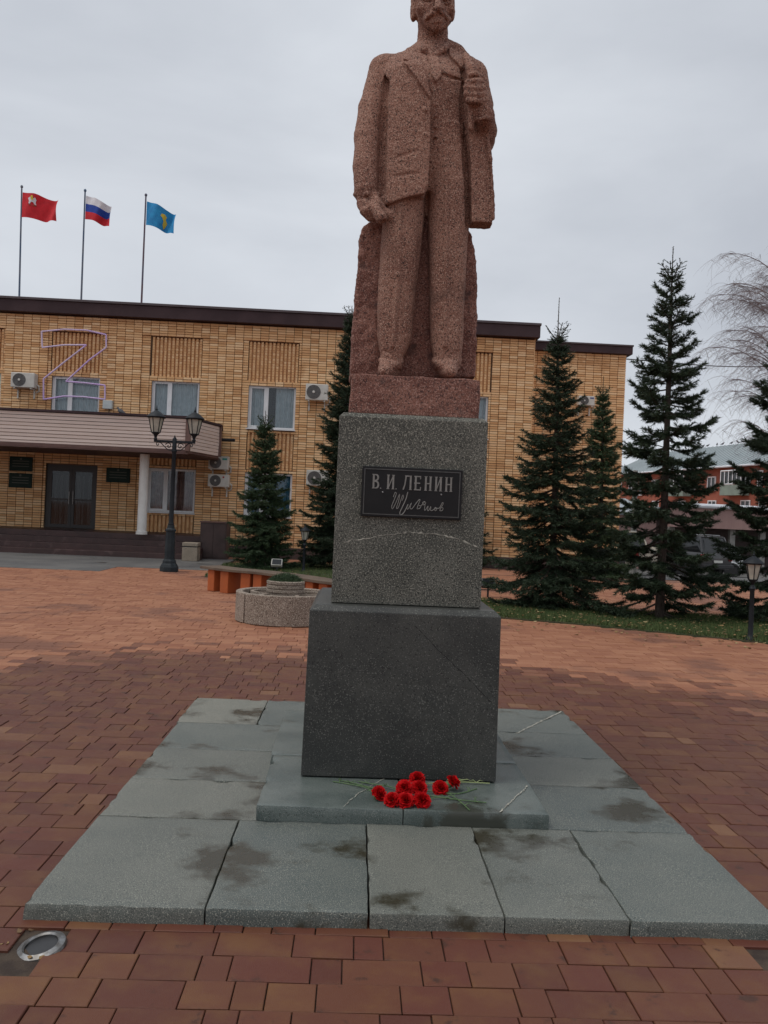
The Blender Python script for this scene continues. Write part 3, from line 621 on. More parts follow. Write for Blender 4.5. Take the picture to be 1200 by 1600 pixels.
# windows
def window(a, b, c, d, cur, i):
    yF = WY + 0.13; t = 0.062
    mb = MB(); mb.bx(a, b, yF, yF + 0.06, c, c + t); mb.bx(a, b, yF, yF + 0.06, d - t, d); mb.bx(a, a + t, yF + 0.001, yF + 0.059, c + t, d - t); mb.bx(b - t, b, yF + 0.001, yF + 0.059, c + t, d - t)
    xm = a + (b - a) * 0.385; mb.bx(xm - 0.05, xm + 0.05, yF - 0.012, yF + 0.059, c + t, d - t)
    wf = part('window', mb, M['white_pvc'], bld)
    sash = MB(); s = 0.035; x0, x1, z0, z1 = a + t, xm - 0.05, c + t, d - t
    sash.bx(x0, x1, yF - 0.01, yF + 0.05, z0, z0 + s); sash.bx(x0, x1, yF - 0.01, yF + 0.05, z1 - s, z1); sash.bx(x0, x0 + s, yF - 0.009, yF + 0.05, z0 + s, z1 - s); sash.bx(x1 - s, x1, yF - 0.009, yF + 0.05, z0 + s, z1 - s)
    part('sash', sash, M['white_pvc'], wf)
    for x0, x1, e in ((a + t, xm - 0.05, s), (xm + 0.05, b - t, 0)):
        p = MB(); p.bx(x0 + e, x1 - e, yF + 0.02, yF + 0.026, c + t + e, d - t - e); part('pane', p, M['glass'], wf)
    p = MB(); p.bx(a - 0.03, b + 0.03, WY - 0.05, WY + 0.13, c - 0.035, c - 0.005); part('sill', p, M['white_pvc'], wf)
    # curtain with folds
    n = 60; r = random.Random(i); V = []
    for q in range(n + 1):
        x = a + (b - a) * q / n; yy = yF + 0.17 + 0.02 * math.sin(q * 1.15 + i) + 0.008 * r.random(); V += [(x, yy, c - 0.05), (x, yy, d + 0.05)]
    gap = {0: (24, 34)}.get(i % 4, (99, 99))
    F = [(2 * q, 2 * q + 2, 2 * q + 3, 2 * q + 1) for q in range(n) if not gap[0] <= q < gap[1]]
    p = MB(); p.add(V, F); part('curtain', p, M[cur], wf)
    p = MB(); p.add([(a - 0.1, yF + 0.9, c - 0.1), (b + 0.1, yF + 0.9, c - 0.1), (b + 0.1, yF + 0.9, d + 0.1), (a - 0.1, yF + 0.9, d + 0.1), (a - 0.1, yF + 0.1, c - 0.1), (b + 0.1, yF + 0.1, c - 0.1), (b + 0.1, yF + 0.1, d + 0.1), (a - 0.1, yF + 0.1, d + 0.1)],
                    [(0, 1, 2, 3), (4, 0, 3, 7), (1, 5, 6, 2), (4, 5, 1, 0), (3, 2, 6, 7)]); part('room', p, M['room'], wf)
for i, w_ in enumerate(wins):
    if w_[1] > -12.8: window(*w_, i + 1)
    else:
        mb = MB(); mb.bx(w_[0], w_[1], WY + 0.13, WY + 0.2, w_[2], w_[3]); part('window', mb, M['carglass'], bld)
# entrance door: dark double leaf
a, b, c, d = DOOR; yF = WY + 0.12; mb = MB(); t = 0.09
mb.bx(a, b, yF, yF + 0.07, d - 0.10, d); mb.bx(a, a + t, yF + 0.001, yF + 0.069, c, d - 0.10); mb.bx(b - t, b, yF + 0.001, yF + 0.069, c, d - 0.10)
dr = part('door', mb, M['dark_frame'], bld)
xm = (a + b) / 2
for x0, x1, hx in ((a + t, xm - 0.004, xm - 0.06), (xm + 0.004, b - t, xm + 0.06)):
    l = MB(); s = 0.085; l.bx(x0, x1, yF + 0.005, yF + 0.05, c + 0.01, c + 0.12); l.bx(x0, x1, yF + 0.005, yF + 0.05, d - 0.2, d - 0.10); l.bx(x0, x0 + s, yF + 0.006, yF + 0.049, c + 0.12, d - 0.2); l.bx(x1 - s, x1, yF + 0.006, yF + 0.049, c + 0.12, d - 0.2)
    l.bx(x0 + s, x1 - s, yF + 0.007, yF + 0.048, c + 0.86, c + 0.92)
    part('door_leaf', l, M['dark_frame'], dr)
    p = MB(); p.bx(x0 + s, x1 - s, yF + 0.025, yF + 0.03, c + 0.12, d - 0.2); part('pane', p, M['glass_dark'], dr)
    p = MB(); p.tube([(hx, yF - 0.03, c + 0.75), (hx, yF - 0.03, c + 1.15)], 0.015, 8); part('handle', p, M['steel'], dr, smooth=True)
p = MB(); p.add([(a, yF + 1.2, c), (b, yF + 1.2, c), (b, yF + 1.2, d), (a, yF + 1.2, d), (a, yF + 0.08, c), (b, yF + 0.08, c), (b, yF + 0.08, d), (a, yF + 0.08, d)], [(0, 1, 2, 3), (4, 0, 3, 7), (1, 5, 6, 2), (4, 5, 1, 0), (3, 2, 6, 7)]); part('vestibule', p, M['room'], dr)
p = MB(); n = 24; V = []
for q in range(n + 1): V += [(a + 0.1 + (b - a - 0.2) * q / n, yF + 0.5 + 0.03 * math.sin(q * 1.9), c), (a + 0.1 + (b - a - 0.2) * q / n, yF + 0.5 + 0.03 * math.sin(q * 1.9), d - 0.3)]
p.add(V, [(2 * q, 2 * q + 2, 2 * q + 3, 2 * q + 1) for q in range(n) if q % 6 in (0, 1, 3)]); part('net_curtain', p, M['curtain'], dr)
# roof band
mb = MB(); mb.bx(XL, XR + 0.12, WY - 0.22, WY + 8, ZT - 0.005, ZT + 0.36); part('roof_band', mb, M['fascia'], bld, bevel=0.01)
mb = MB(); mb.bx(XL, XR + 0.14, WY - 0.26, WY + 8, ZT + 0.362, ZT + 0.44); part('roof_cap', mb, M['fascia2'], bld, bevel=0.01)
mb = MB(); mb.bx(XR - 0.002, XR + 0.02, WY + 0.0, WY + 8, -0.6, ZT - 0.01); part('end_wall', mb, M['brick_rib'], bld)
# right wing, set back, lower
W2 = 26.9; X2 = py(977, 600, W2).x; Z2 = 7.02
mb = MB(); mb.bx(XR + 0.022, X2, W2 + 0.075, W2 + 9, -0.6, Z2); part('wing_wall', mb, M['mortar'], bld)
V_, F_ = bricks(XR + 0.024, X2 + 0.005, 0.30, Z2, W2, [], [], 22)
o = link('wing_bricks', fastmesh('wing_bricks', V_ - np.array(ORG[bld]), F_), M['brick'], bld); o['kind'] = 'stuff'
mb = MB(); mb.bx(XR + 0.024, X2 + 0.03, W2 - 0.06, W2 + 0.074, -0.9, 0.30); part('base_course', mb, M['plinth_brown'], bld)
mb = MB(); mb.bx(XR + 0.15, X2 + 0.16, W2 - 0.14, W2 + 9, Z2 - 0.004, Z2 + 0.24); part('wing_roof_band', mb, M['fascia'], bld, bevel=0.01)
mb = MB(); mb.bx(XR + 0.15, X2 + 0.18, W2 - 0.17, W2 + 9, Z2 + 0.242, Z2 + 0.30); part('wing_roof_cap', mb, M['fascia2'], bld, bevel=0.01)
# porch: steps, column, canopy
porch = thing('entrance_porch', 'dark brown entrance steps under a flat canopy faced with pale planks', 'porch', (-9, 24.5, 0))
PX = py(310, 850, 23.6).x
for k in range(4):
    mb = MB(); z1 = 0.62 - 0.155 * k; mb.bx(-17, PX + 0.0 + 0.06 * k, 24.0 - 0.34 * k if k else 24.0, (WY - 0.075) if k == 0 else 24.0 - 0.34 * (k - 1) - 0.002, -0.05, z1); part('step', mb, M['stepbrown'], porch, bevel=0.012)
cx_ = gz(221, 835, 0.62); 
mb = MB(); mb.lathe([(0.16, 0.622), (0.16, 0.70), (0.13, 0.72), (0.13, 2.88)], (cx_.x, cx_.y, 0), 28); part('column', mb, M['column'], porch, smooth=True)
CY = 22.6; zb_, zt_ = 2.97, 3.83
xa_, xb_ = -17.0, py(292, 690, CY).x; xe_ = py(341, 690, CY + 1.9).x
npl = 9
for k in range(npl):
    z0, z1 = zb_ + (zt_ - zb_) * k / npl + 0.006, zb_ + (zt_ - zb_) * (k + 1) / npl - 0.006; dy = 0.10 - 0.10 * k / npl
    mb = MB(); mb.bx(xa_, xb_, CY + dy, CY + dy + 0.03, z0, z1); part('plank', mb, M['plank'], porch, bevel=0.004)
    ang = math.atan2(1.9, xe_ - xb_); Ln = math.hypot(1.9, xe_ - xb_)
    mb = MB(); mb.obox(((xb_ + xe_) / 2 + 0.03, CY + 0.95 + dy, (z0 + z1) / 2), (Ln - 0.12, 0.03, z1 - z0), rotz3(ang)); part('plank', mb, M['plank'], porch, bevel=0.004)
mb = MB(); mb.obox((xb_ + 0.02, CY + 0.03, (zb_ + zt_) / 2), (0.13, 0.10, zt_ - zb_ + 0.03)); part('corner_trim', mb, M['trim_brown'], porch); mb = MB(); mb.obox((xe_ + 0.02, CY + 1.95, (zb_ + zt_) / 2), (0.12, 0.12, zt_ - zb_ + 0.03)); part('corner_trim', mb, M['trim_brown'], porch)
poly = [(xa_, CY + 0.05), (xb_, CY + 0.05), (xe_, CY + 1.95), (xe_ - 0.2, WY - 0.08), (xa_, WY - 0.08)]
mb = MB(); mb.prism(poly, lambda p, z: (p[0], p[1], z), zb_ - 0.06, zb_ + 0.03); part('soffit', mb, M['soffit'], porch)
poly2 = [(xa_, CY - 0.05), (xb_ + 0.03, CY - 0.05), (xe_ + 0.10, CY + 1.9), (xe_ - 0.1, WY - 0.08), (xa_, WY - 0.08)]
mb = MB(); mb.prism(poly2, lambda p, z: (p[0], p[1], z), zt_ + 0.01, zt_ + 0.07); part('canopy_roof', mb, M['fascia'], porch)
mb = MB(); mb.bx(xa_, xb_ + 0.02, CY + 0.06, CY + 0.14, zb_ - 0.09, zb_ - 0.061); part('lower_trim', mb, M['trim_brown'], porch)
p1, p2 = py(343, 687, 25.2), py(366, 688, 25.6)
mb = MB(); mb.tube([p1, p2], 0.05, 8); part('drain_pipe', mb, M['iron'], porch, smooth=True)
# wall signs beside the door
def wall_sign(u0, v0, u1, v1, lab, lines):
    A, B = py(u0, v0, WY), py(u1, v1, WY); t = thing('wall_sign', lab, 'sign', ((A.x + B.x) / 2, WY - 0.01, B.z), 'dark signs beside the entrance')
    mb = MB(); mb.bx(A.x, B.x, WY - 0.045, WY - 0.008, B.z, A.z); part('board', mb, M['sign_green'], t, bevel=0.006)
    mb = MB(); w_ = B.x - A.x; h_ = A.z - B.z
    for k in range(lines):
        z = A.z - h_ * (0.30 + 0.55 * k / lines); l = w_ * (0.36 - 0.07 * ((k * 3) % 3)); mb.bx((A.x + B.x) / 2 - l, (A.x + B.x) / 2 + l, WY - 0.048, WY - 0.046, z - 0.012, z + 0.012)
    cx, cz = (A.x + B.x) / 2, A.z - h_ * 0.15; mb.lathe([(0.035, 0), (0.035, 0.003)], (cx, WY - 0.0455, cz), 10, M=Matrix.Rotation(R_(90), 3, 'X'))
    part('print', mb, M['sign_gold'], t)
wall_sign(16, 713, 51, 737, 'dark green sign left of the entrance door, the upper of two', 3)
wall_sign(15, 738.5, 50, 763, 'dark green sign left of the entrance door, the lower of two', 3)
wall_sign(167, 730.5, 203, 755, 'dark green sign right of the entrance door, near the white column', 3)
# outlined letter of light tube with its frame arms and control box
zs = thing('outline_letter_sign', 'thin violet tube bent into the outline of a letter Z on the facade', 'light sign', tuple(py(115, 620, WY - 0.12)), None)
zp = [(65, 518), (100, 514.5), (135, 516), (166, 523), (166, 543), (140, 562), (103, 596), (130, 598), (164, 602), (164, 624), (130, 620), (100, 619), (68, 624), (68, 592), (100, 566), (135, 539), (100, 539), (66, 543)]
P3 = [py(u, v, WY - 0.12) for u, v in zp]; mb = MB()
for i in range(len(P3)): mb.tube([P3[i], P3[(i + 1) % len(P3)]], 0.026, 8)
part('tube', mb, M['neon'], zs, smooth=True)
mb = MB()
for u, v in ((66, 530), (166, 530), (68, 600), (164, 612), (100, 516), (140, 562)):
    q = py(u, v, WY - 0.12); mb.tube([q, (q.x, WY + 0.05, q.z)], 0.012, 6)
part('bracket', mb, M['steel'], zs, smooth=True)
A, B = py(163, 626, WY), py(177, 640, WY); bxo = thing('control_box', 'small pale grey control box on the wall below the tube letter', 'box', ((A.x + B.x) / 2, WY - 0.02, B.z))
mb = MB(); mb.bx(A.x, B.x, WY - 0.16, WY - 0.006, B.z, A.z); part('housing', mb, M['greybox'], bxo, bevel=0.012)
mb = MB(); mb.tube([(B.x - 0.1, WY - 0.05, B.z), (B.x - 0.14, WY - 0.03, B.z - 0.15), (B.x - 0.22, WY - 0.03, B.z - 0.3)], 0.012, 6); part('cable', mb, M['cable'], bxo)
# air conditioners
def ac_unit(u0, v0, u1, v1, lab, Y, badge=None):
    A, B = py(u0, v0, Y), py(u1, v1, Y); w_, h_ = B.x - A.x, A.z - B.z; yf = Y - 0.36
    k = yf / Y; A2, B2 = py(u0, v0, yf), py(u1, v1, yf); x0, x1, z0, z1 = A2.x, B2.x, B2.z, A2.z; w_, h_ = x1 - x0, z1 - z0
    t = thing('air_conditioner', lab, 'air conditioner', ((x0 + x1) / 2, Y - 0.2, z0), 'air conditioner units on the facade')
    mb = MB(); mb.bx(x0, x1, yf, yf + 0.30, z0, z1); part('casing', mb, M['ac_white'], t, bevel=0.02)
    cx, cz, r = x0 + w_ * 0.36, z0 + h_ * 0.5, h_ * 0.42; RX = Matrix.Rotation(R_(90), 3, 'X')
    mb = MB()
    for q in range(5): mb.lathe([(r * (0.28 + 0.18 * q) - 0.008, 0), (r * (0.28 + 0.18 * q), 0.012), (r * (0.28 + 0.18 * q) + 0.008, 0)], (cx, yf - 0.004, cz), 24, M=RX)
    for q in range(6):
        a = q * math.pi / 3; mb.obox((cx + math.cos(a) * r * 0.55, yf - 0.008, cz + math.sin(a) * r * 0.55), (r, 0.008, 0.012), Matrix.Rotation(-a, 3, 'Y'))
    disc = MB(); disc.lathe([(r * 1.02, 0), (r * 1.02, 0.004)], (cx, yf - 0.001, cz), 28, M=RX); part('fan_opening', disc, M['ac_grey'], t)
    part('grille', mb, M['ac_grey'], t)
    hub = MB(); hub.lathe([(r * 0.2, 0), (r * 0.16, 0.012)], (cx, yf - 0.012, cz), 16, M=RX); part('hub', hub, M['ac_white'], t)
    mb = MB()
    for bx_ in (x0 + w_ * 0.15, x0 + w_ * 0.85):
        mb = MB(); mb.bx(bx_ - 0.02, bx_ + 0.02, yf + 0.02, Y - 0.0, z0 - 0.04, z0 - 0.002); mb.bx(bx_ - 0.02, bx_ + 0.02, Y - 0.05, Y - 0.002, z0 - 0.3, z0 - 0.039); part('bracket', mb, M['ac_white'], t)
    mb = MB(); mb.tube([(x1, yf + 0.2, z0 + 0.12), (x1 + 0.06, yf + 0.22, z0 + 0.08), (x1 + 0.04, yf + 0.3, z0 - 0.06), (x1 - 0.05, Y, z0 - 0.10)], 0.025, 8); part('pipe', mb, M['ac_white'], t, smooth=True)
    if badge: mb = MB(); mb.bx(x0 + w_ * 0.70, x0 + w_ * (0.94 if badge != 'ac_red' else 0.78), yf - 0.003, yf - 0.0005, z0 + h_ * 0.72, z0 + h_ * 0.86); part('badge', mb, M[badge], t)
ac_unit(17, 581, 53, 606, 'grey-white air conditioner left of the tube letter, upper storey', WY)
ac_unit(478, 599, 512, 626, 'air conditioner right of the upper window beside the tall spruce', WY)
ac_unit(326, 712, 356, 734, 'air conditioner with teal badge, upper of two beside the canopy end', WY, 'ac_teal' if False else 'ac_label')
ac_unit(325, 740.5, 357, 761.5, 'air conditioner with red badge, lower of two beside the canopy end', WY, 'ac_red')
ac_unit(479, 734, 513, 760, 'air conditioner half hidden by the tall spruce, lower storey', WY)
ac_unit(905, 618, 929, 634, 'air conditioner high on the right wing between two spruces', W2, 'ac_navy')
# bin and brown cabinet by the steps
A = py(284, 871, 22.42); B = py(308, 871, 22.42)
bn = thing('litter_bin', 'square pebble-faced concrete bin at the end of the steps', 'bin', ((A.x + B.x) / 2, A.y, 0))
s_ = (B.x - A.x); hgt = 0.5
mb = MB(); mb.bx(A.x, B.x, A.y, A.y + s_, 0.008, hgt - 0.12); part('body', mb, M['bin_stone'], bn, bevel=0.012)
mb = MB(); mb.bx(A.x + 0.01, B.x - 0.01, A.y + 0.01, A.y + s_ - 0.01, hgt - 0.119, hgt - 0.095); part('joint', mb, M['black'], bn)
mb = MB(); mb.bx(A.x - 0.005, B.x + 0.005, A.y - 0.005, A.y + s_, hgt - 0.094, hgt); part('rim', mb, M['bin_stone'], bn, bevel=0.012)
A = gz(311, 873); B = gz(357, 873); H_ = py(335, 815, A.y).z
cb = thing('utility_cabinet', 'dark brown metal cabinet against the wall beside the litter bin', 'cabinet', ((A.x + B.x) / 2, A.y, 0))
mb = MB(); mb.bx(A.x, B.x, A.y, A.y + 0.7, 0.0, H_ - 0.04); part('body', mb, M['plinth_brown'], cb, bevel=0.01)
mb = MB(); mb.bx(A.x - 0.02, B.x + 0.02, A.y - 0.02, A.y + 0.72, H_ - 0.038, H_); part('lid', mb, M['trim_brown'], cb, bevel=0.006)
mb = MB(); xm = (A.x + B.x) / 2; mb.bx(A.x + 0.03, xm - 0.006, A.y - 0.014, A.y - 0.001, 0.05, H_ - 0.08); mb.bx(xm + 0.006, B.x - 0.03, A.y - 0.014, A.y - 0.001, 0.05, H_ - 0.08); part('door', mb, M['plinth_brown'], cb, bevel=0.004)
# pigeon on the canopy
def pigeon(loc, lab, size=0.3, rot=0.0, group=None):
    t = thing('pigeon', lab, 'bird', tuple(loc), group, rot)
    mb = MB(); s = size; mb.tube([(-0.55 * s, 0, 0.20 * s), (-0.25 * s, 0, 0.28 * s), (0, 0, 0.36 * s), (0.22 * s, 0, 0.46 * s), (0.32 * s, 0, 0.60 * s), (0.38 * s, 0, 0.68 * s), (0.47 * s, 0, 0.69 * s), (0.56 * s, 0, 0.66 * s)], [0.03 * s, 0.10 * s, 0.19 * s, 0.16 * s, 0.085 * s, 0.085 * s, 0.06 * s, 0.01 * s], 8)
    part('body', mb, M['bird'], t, smooth=True, local=True)
    mb = MB(); mb.tube([(0.02 * s, 0.05 * s, 0.25 * s), (0.03 * s, 0.06 * s, 0.0)], 0.02 * s, 5); mb.tube([(0.02 * s, -0.05 * s, 0.25 * s), (0.03 * s, -0.06 * s, 0.0)], 0.02 * s, 5); part('legs', mb, M['bird'], t, local=True)
    return t
q = py(189, 655, 23.4); pigeon((q.x, 23.4, zt_ + 0.07), 'dark pigeon sitting on the canopy edge', 0.34, 2.6)
# flag poles with flags on the roof
def flag(name, u0, vt, u1, vb, lab, pm, fv0, fv1, cols, length, drop, emblem=None):
    Y = 28.0; a = py(u0, vt, Y); zb = ZT + 0.40
    k = (a.z - zb)
    base = py(u1, vb, Y)
    t = thing('flagpole', lab, 'flagpole', (base.x, Y, zb), 'flagpoles on the roof')
    mb = MB(); mb.tube([(base.x, Y, zb), (a.x, Y, a.z)], [0.034, 0.026], 8); mb.lathe([(0.045, 0), (0.045, 0.05), (0.0, 0.09)], (a.x, Y, a.z), 8); part('pole', mb, M[pm], t, smooth=True)
    pt, pb = py(u0 + 0.5, fv0, Y), py(u0 - 1, fv1, Y); hgt = pt.z - pb.z; n, m = 28, 18; V = []
    def fp(s, q):   # s along fly, q down the hoist
        x = pt.x + (pb.x - pt.x) * q + 0.03 + length * s * (1 - 0.10 * s); z = pt.z - hgt * q * (1 - 0.08 * s) - drop * s ** 1.15 + 0.05 * math.sin(s * 6.3 + q * 1.2) * s - 0.03 * math.sin(q * 3.1 + s * 4) * s
        y = Y - 0.03 + 0.17 * math.sin(s * 7.0 + q * 1.8 + u0) * s ** 0.7 + 0.05 * math.sin(s * 15 + q * 5) * s - 0.25 * s
        return Vector((x, y, z))
    for j in range(m + 1):
        for i in range(n + 1): V.append(fp(i / n, j / m))
    mb = MB(); nb = len(cols)
    for j in range(m):
        for i in range(n): mb.add([], []); mb.f.append((j * (n + 1) + i, j * (n + 1) + i + 1, (j + 1) * (n + 1) + i + 1, (j + 1) * (n + 1) + i)); mb.m.append(min(nb - 1, j * nb // m))
    mb.v = [tuple(v) for v in V]
    me = mb.mesh('flag', ORG[t], smooth=True, fix=False); fo = link('flag', me, [M[c] for c in cols], t)
    for shape, mm, lift in (emblem or []):
        n_ = len(shape); VV_ = []
        for sg_ in (-1, 1):
            for s, q in shape: VV_.append(fp(s, q) + Vector((0, sg_ * lift, 0)))
        e = MB(); e.add(VV_, [tuple(range(n_)), tuple(range(n_, 2 * n_))]); part('emblem', e, M[mm], fo)
    return t
def circ(cx, cy, r, ry=None, n=10): return [(cx + r * math.cos(2 * math.pi * i / n), cy + (ry or r) * math.sin(2 * math.pi * i / n)) for i in range(n)]
flag('f', 34, 293, 30.5, 466, 'leftmost roof flagpole, red flag with a small emblem in its corner', 'pole_blue', 301, 340, ['fl_red'], 1.42, 0.28,
     [([(0.16, 0.22), (0.22, 0.16), (0.30, 0.20), (0.36, 0.16), (0.38, 0.26), (0.36, 0.34), (0.37, 0.44), (0.33, 0.44), (0.30, 0.36), (0.24, 0.36), (0.22, 0.44), (0.18, 0.43), (0.19, 0.32)], 'fl_white', 0.012), ([(0.24, 0.10), (0.29, 0.10), (0.31, 0.26), (0.26, 0.29), (0.23, 0.22)], 'fl_yellow', 0.018), ([(0.17, 0.44), (0.38, 0.46), (0.36, 0.50), (0.20, 0.49)], 'fl_dark', 0.018)])
flag('f', 133, 299, 127, 471, 'middle roof flagpole, flag striped white, blue and red', 'pole_blue', 306, 343, ['fl_white', 'fl_blue', 'fl_red'], 0.98, 0.36)
flag('f', 228, 306, 221, 476, 'rightmost roof flagpole, light blue flag with a yellow figure', 'pole_rust', 315, 352, ['fl_sky'], 1.12, 0.44,
     [([(0.52, 0.28), (0.62, 0.25), (0.68, 0.33), (0.64, 0.45), (0.68, 0.60), (0.62, 0.78), (0.56, 0.92), (0.54, 0.75), (0.57, 0.58), (0.54, 0.45), (0.48, 0.40)], 'fl_yellow', 0.012)])

# ================================================================== far right: red brick flats, garages, parked cars
def solid_house():
    # facade line from far left (near) to right; local axis along the facade
    A = Vector((py(955, 800, 112).x, 112.0, -1.2)); B = Vector((py(1330, 800, 70).x, 70.0, -1.2)); d = (B - A); Ln = Vector((d.x, d.y)).length; ax = d.normalized(); ny = Vector((ax.y, -ax.x, 0))
    if ny.y > 0: ny = -ny
    t = thing('apartment_block', 'long red brick apartment block with pale metal roof beyond the garages', 'building', tuple(A + ax * Ln / 2))
    def pt(s, off, z): return A + ax * s + ny * off + Vector((0, 0, z + 1.2))
    EV = 7.9
    mb = MB(); mb.add([pt(0, 0, -1.2), pt(Ln, 0, -1.2), pt(Ln, -12, -1.2), pt(0, -12, -1.2), pt(0, 0, EV), pt(Ln, 0, EV), pt(Ln, -12, EV), pt(0, -12, EV)], [(0, 1, 5, 4), (1, 2, 6, 5), (2, 3, 7, 6), (3, 0, 4, 7), (4, 5, 6, 7)]); part('wall', mb, M['redbrick'], t)
    mb = MB(); e = 0.7; mb.add([pt(-e, e, EV + 0.05), pt(Ln + e, e, EV + 0.05), pt(Ln + e, -12 - e, EV + 0.05), pt(-e, -12 - e, EV + 0.05), pt(-e, -6, EV + 3.3), pt(Ln + e, -6, EV + 3.3)], [(0, 1, 5, 4), (2, 3, 4, 5), (0, 4, 3), (1, 2, 5), (0, 3, 2, 1)]); rf = part('roof', mb, M['roofmetal'], t)
    mb = MB()
    for i in range(int(Ln / 0.8)):
        s = i * 0.8; mb.tube([pt(s, e, EV + 0.09), pt(s, -6, EV + 3.34)], 0.035, 4)
    part('standing_seams', mb, M['roofmetal'], rf, kind='stuff')
    mb = MB(); mb.tube([pt(-e, e + 0.05, EV), pt(Ln + e, e + 0.05, EV)], 0.12, 6); part('gutter', mb, M['gutter'], rf)
    k = 0
    for row, zc in enumerate((0.9, 3.65, 6.25)):
        s = 1.6
        while s < Ln - 2:
            k += 1; wdt = (1.5, 1.1, 1.5, 0.8)[k % 4]; hh = 1.45 if wdt > 0.9 else 2.2
            if wdt > 0.9 or row == 2:
                mb = MB(); q0, q1 = s, s + wdt
                def qd(a, b, c_, d_, o0, o1):
                    V = [pt(x, o, z) for o in (o0, o1) for z in (c_, d_) for x in (a, b)]; mb.add(V, [(0, 1, 3, 2), (4, 6, 7, 5), (0, 4, 5, 1), (2, 3, 7, 6), (0, 2, 6, 4), (1, 5, 7, 3)])
                z0, z1 = zc - hh / 2, zc + hh / 2
                qd(q0, q1, z0, z0 + 0.1, 0.02, 0.12); qd(q0, q1, z1 - 0.1, z1, 0.02, 0.12); qd(q0, q0 + 0.1, z0 + 0.1, z1 - 0.1, 0.02, 0.119); qd(q1 - 0.1, q1, z0 + 0.1, z1 - 0.1, 0.02, 0.119); qd((q0 + q1) / 2 - 0.05, (q0 + q1) / 2 + 0.05, z0 + 0.1, z1 - 0.1, 0.02, 0.118)
                qd(q0 - 0.1, q1 + 0.1, z0 - 0.1, z0 - 0.01, 0.02, 0.2)
                wf = part('window', mb, M['white_pvc'], t)
                mb = MB(); qd(q0 + 0.1, q1 - 0.1, z0 + 0.1, z1 - 0.1, 0.03, 0.06); part('pane', mb, M['carglass'], wf)
            s += wdt + (1.35, 1.9, 1.1, 2.3)[k % 4]
    # two glazed balconies
    for s in (Ln * 0.36, Ln * 0.60):
        mb = MB()
        V = [pt(x, o, z) for o in (0.0, 1.1) for z in (4.85, 5.9) for x in (s, s + 3.4)]; mb.add(V, [(0, 1, 3, 2), (4, 6, 7, 5), (0, 4, 5, 1), (2, 3, 7, 6), (0, 2, 6, 4), (1, 5, 7, 3)]); bl = part('balcony', mb, M['dark_green_balcony'], t)
        mb = MB()
        for i in range(6): mb.tube([pt(s + 0.02 + 3.36 * i / 5, 1.05, 5.9), pt(s + 0.02 + 3.36 * i / 5, 1.05, 7.4)], 0.06, 4)
        mb.tube([pt(s, 1.05, 7.4), pt(s + 3.4, 1.05, 7.4)], 0.07, 4); mb.tube([pt(s, 1.05, 6.0), pt(s + 3.4, 1.05, 6.0)], 0.07, 4); part('frame', mb, M['white_pvc'], bl)
        mb = MB(); V = [pt(x, 1.0, z) for z in (5.95, 7.35) for x in (s, s + 3.4)]; mb.add(V, [(0, 1, 3, 2)]); part('pane', mb, M['carglass'], bl)
    rb = random.Random(5)
    spots = sorted([Ln * f for f in (0.18, 0.22, 0.27, 0.29, 0.335, 0.36, 0.40, 0.43, 0.455, 0.49, 0.53)])
    for i, s in enumerate(spots):
        p = pt(s, -6, EV + 3.36); pigeon(p, 'tiny dark pigeon perched on the ridge of the pale metal roof', 0.5, rb.uniform(0, 6), 'pigeons on the roof ridge')
    return t
solid_house()
# garage row with pink fascia
GY = 46.0; ga = py(958, 800, GY).x; gb = py(1300, 800, GY).x
gr = thing('garage_row', 'low garage row with a pinkish fascia and white gutter behind parked cars', 'garage', ((ga + gb) / 2, GY, -1.0))
zt2, zb2 = py(1120, 794, GY).z, py(1120, 826, GY).z; xs_ = py(1045, 800, GY).x
mb = MB(); mb.bx(xs_, gb, GY - 0.2, GY + 0.3, zb2, zt2); part('fascia', mb, M['pink'], gr)
mb = MB(); mb.tube([(xs_ - 0.4, GY - 0.3, zt2 + 0.08), (gb, GY - 0.3, zt2 + 0.08)], 0.13, 8); part('gutter', mb, M['gutter'], gr, smooth=True)
mb = MB(); mb.bx(xs_, gb, GY + 0.31, GY + 9, zt2 - 0.3, zt2 - 0.05); part('roof', mb, M['roofmetal'], gr)
mb = MB(); mb.bx(xs_, gb, GY + 2.0, GY + 2.3, -1.4, zt2 - 0.31); part('back_wall', mb, M['plinth_brown'], gr)
for i in range(6):
    x = xs_ + 0.2 + i * (gb - xs_ - 0.6) / 5; mb = MB(); mb.bx(x, x + 0.3, GY + 0.32, GY + 0.6, -1.4, zt2 - 0.31); part('post', mb, M['concrete'], gr)
sh = thing('garage_shed', 'brown shed with grey sloping roof left of the garage row', 'shed', (ga, GY + 1, -1.0))
mb = MB(); mb.bx(ga - 1.5, xs_ - 0.5, GY + 0.5, GY + 6, -1.4, zt2 - 0.55); part('wall', mb, M['pink'], sh)
mb = MB(); mb.add([(ga - 1.7, GY + 0.1, zt2 - 0.5), (xs_ - 0.45, GY + 0.1, zt2 - 0.5), (xs_ - 0.45, GY + 6.3, zt2 + 0.5), (ga - 1.7, GY + 6.3, zt2 + 0.5), (ga - 1.7, GY + 0.1, zt2 - 0.6), (xs_ - 0.45, GY + 0.1, zt2 - 0.6), (xs_ - 0.45, GY + 6.3, zt2 + 0.4), (ga - 1.7, GY + 6.3, zt2 + 0.4)], [(0, 1, 2, 3), (4, 7, 6, 5), (0, 4, 5, 1), (1, 5, 6, 2), (2, 6, 7, 3), (3, 7, 4, 0)]); part('roof', mb, M['roofmetal'], sh)
mb = MB(); mb.tube([(ga - 1.7, GY + 0.05, zt2 - 0.42), (xs_ - 0.45, GY + 0.05, zt2 - 0.42)], 0.09, 6); part('eaves', mb, M['gutter'], sh)
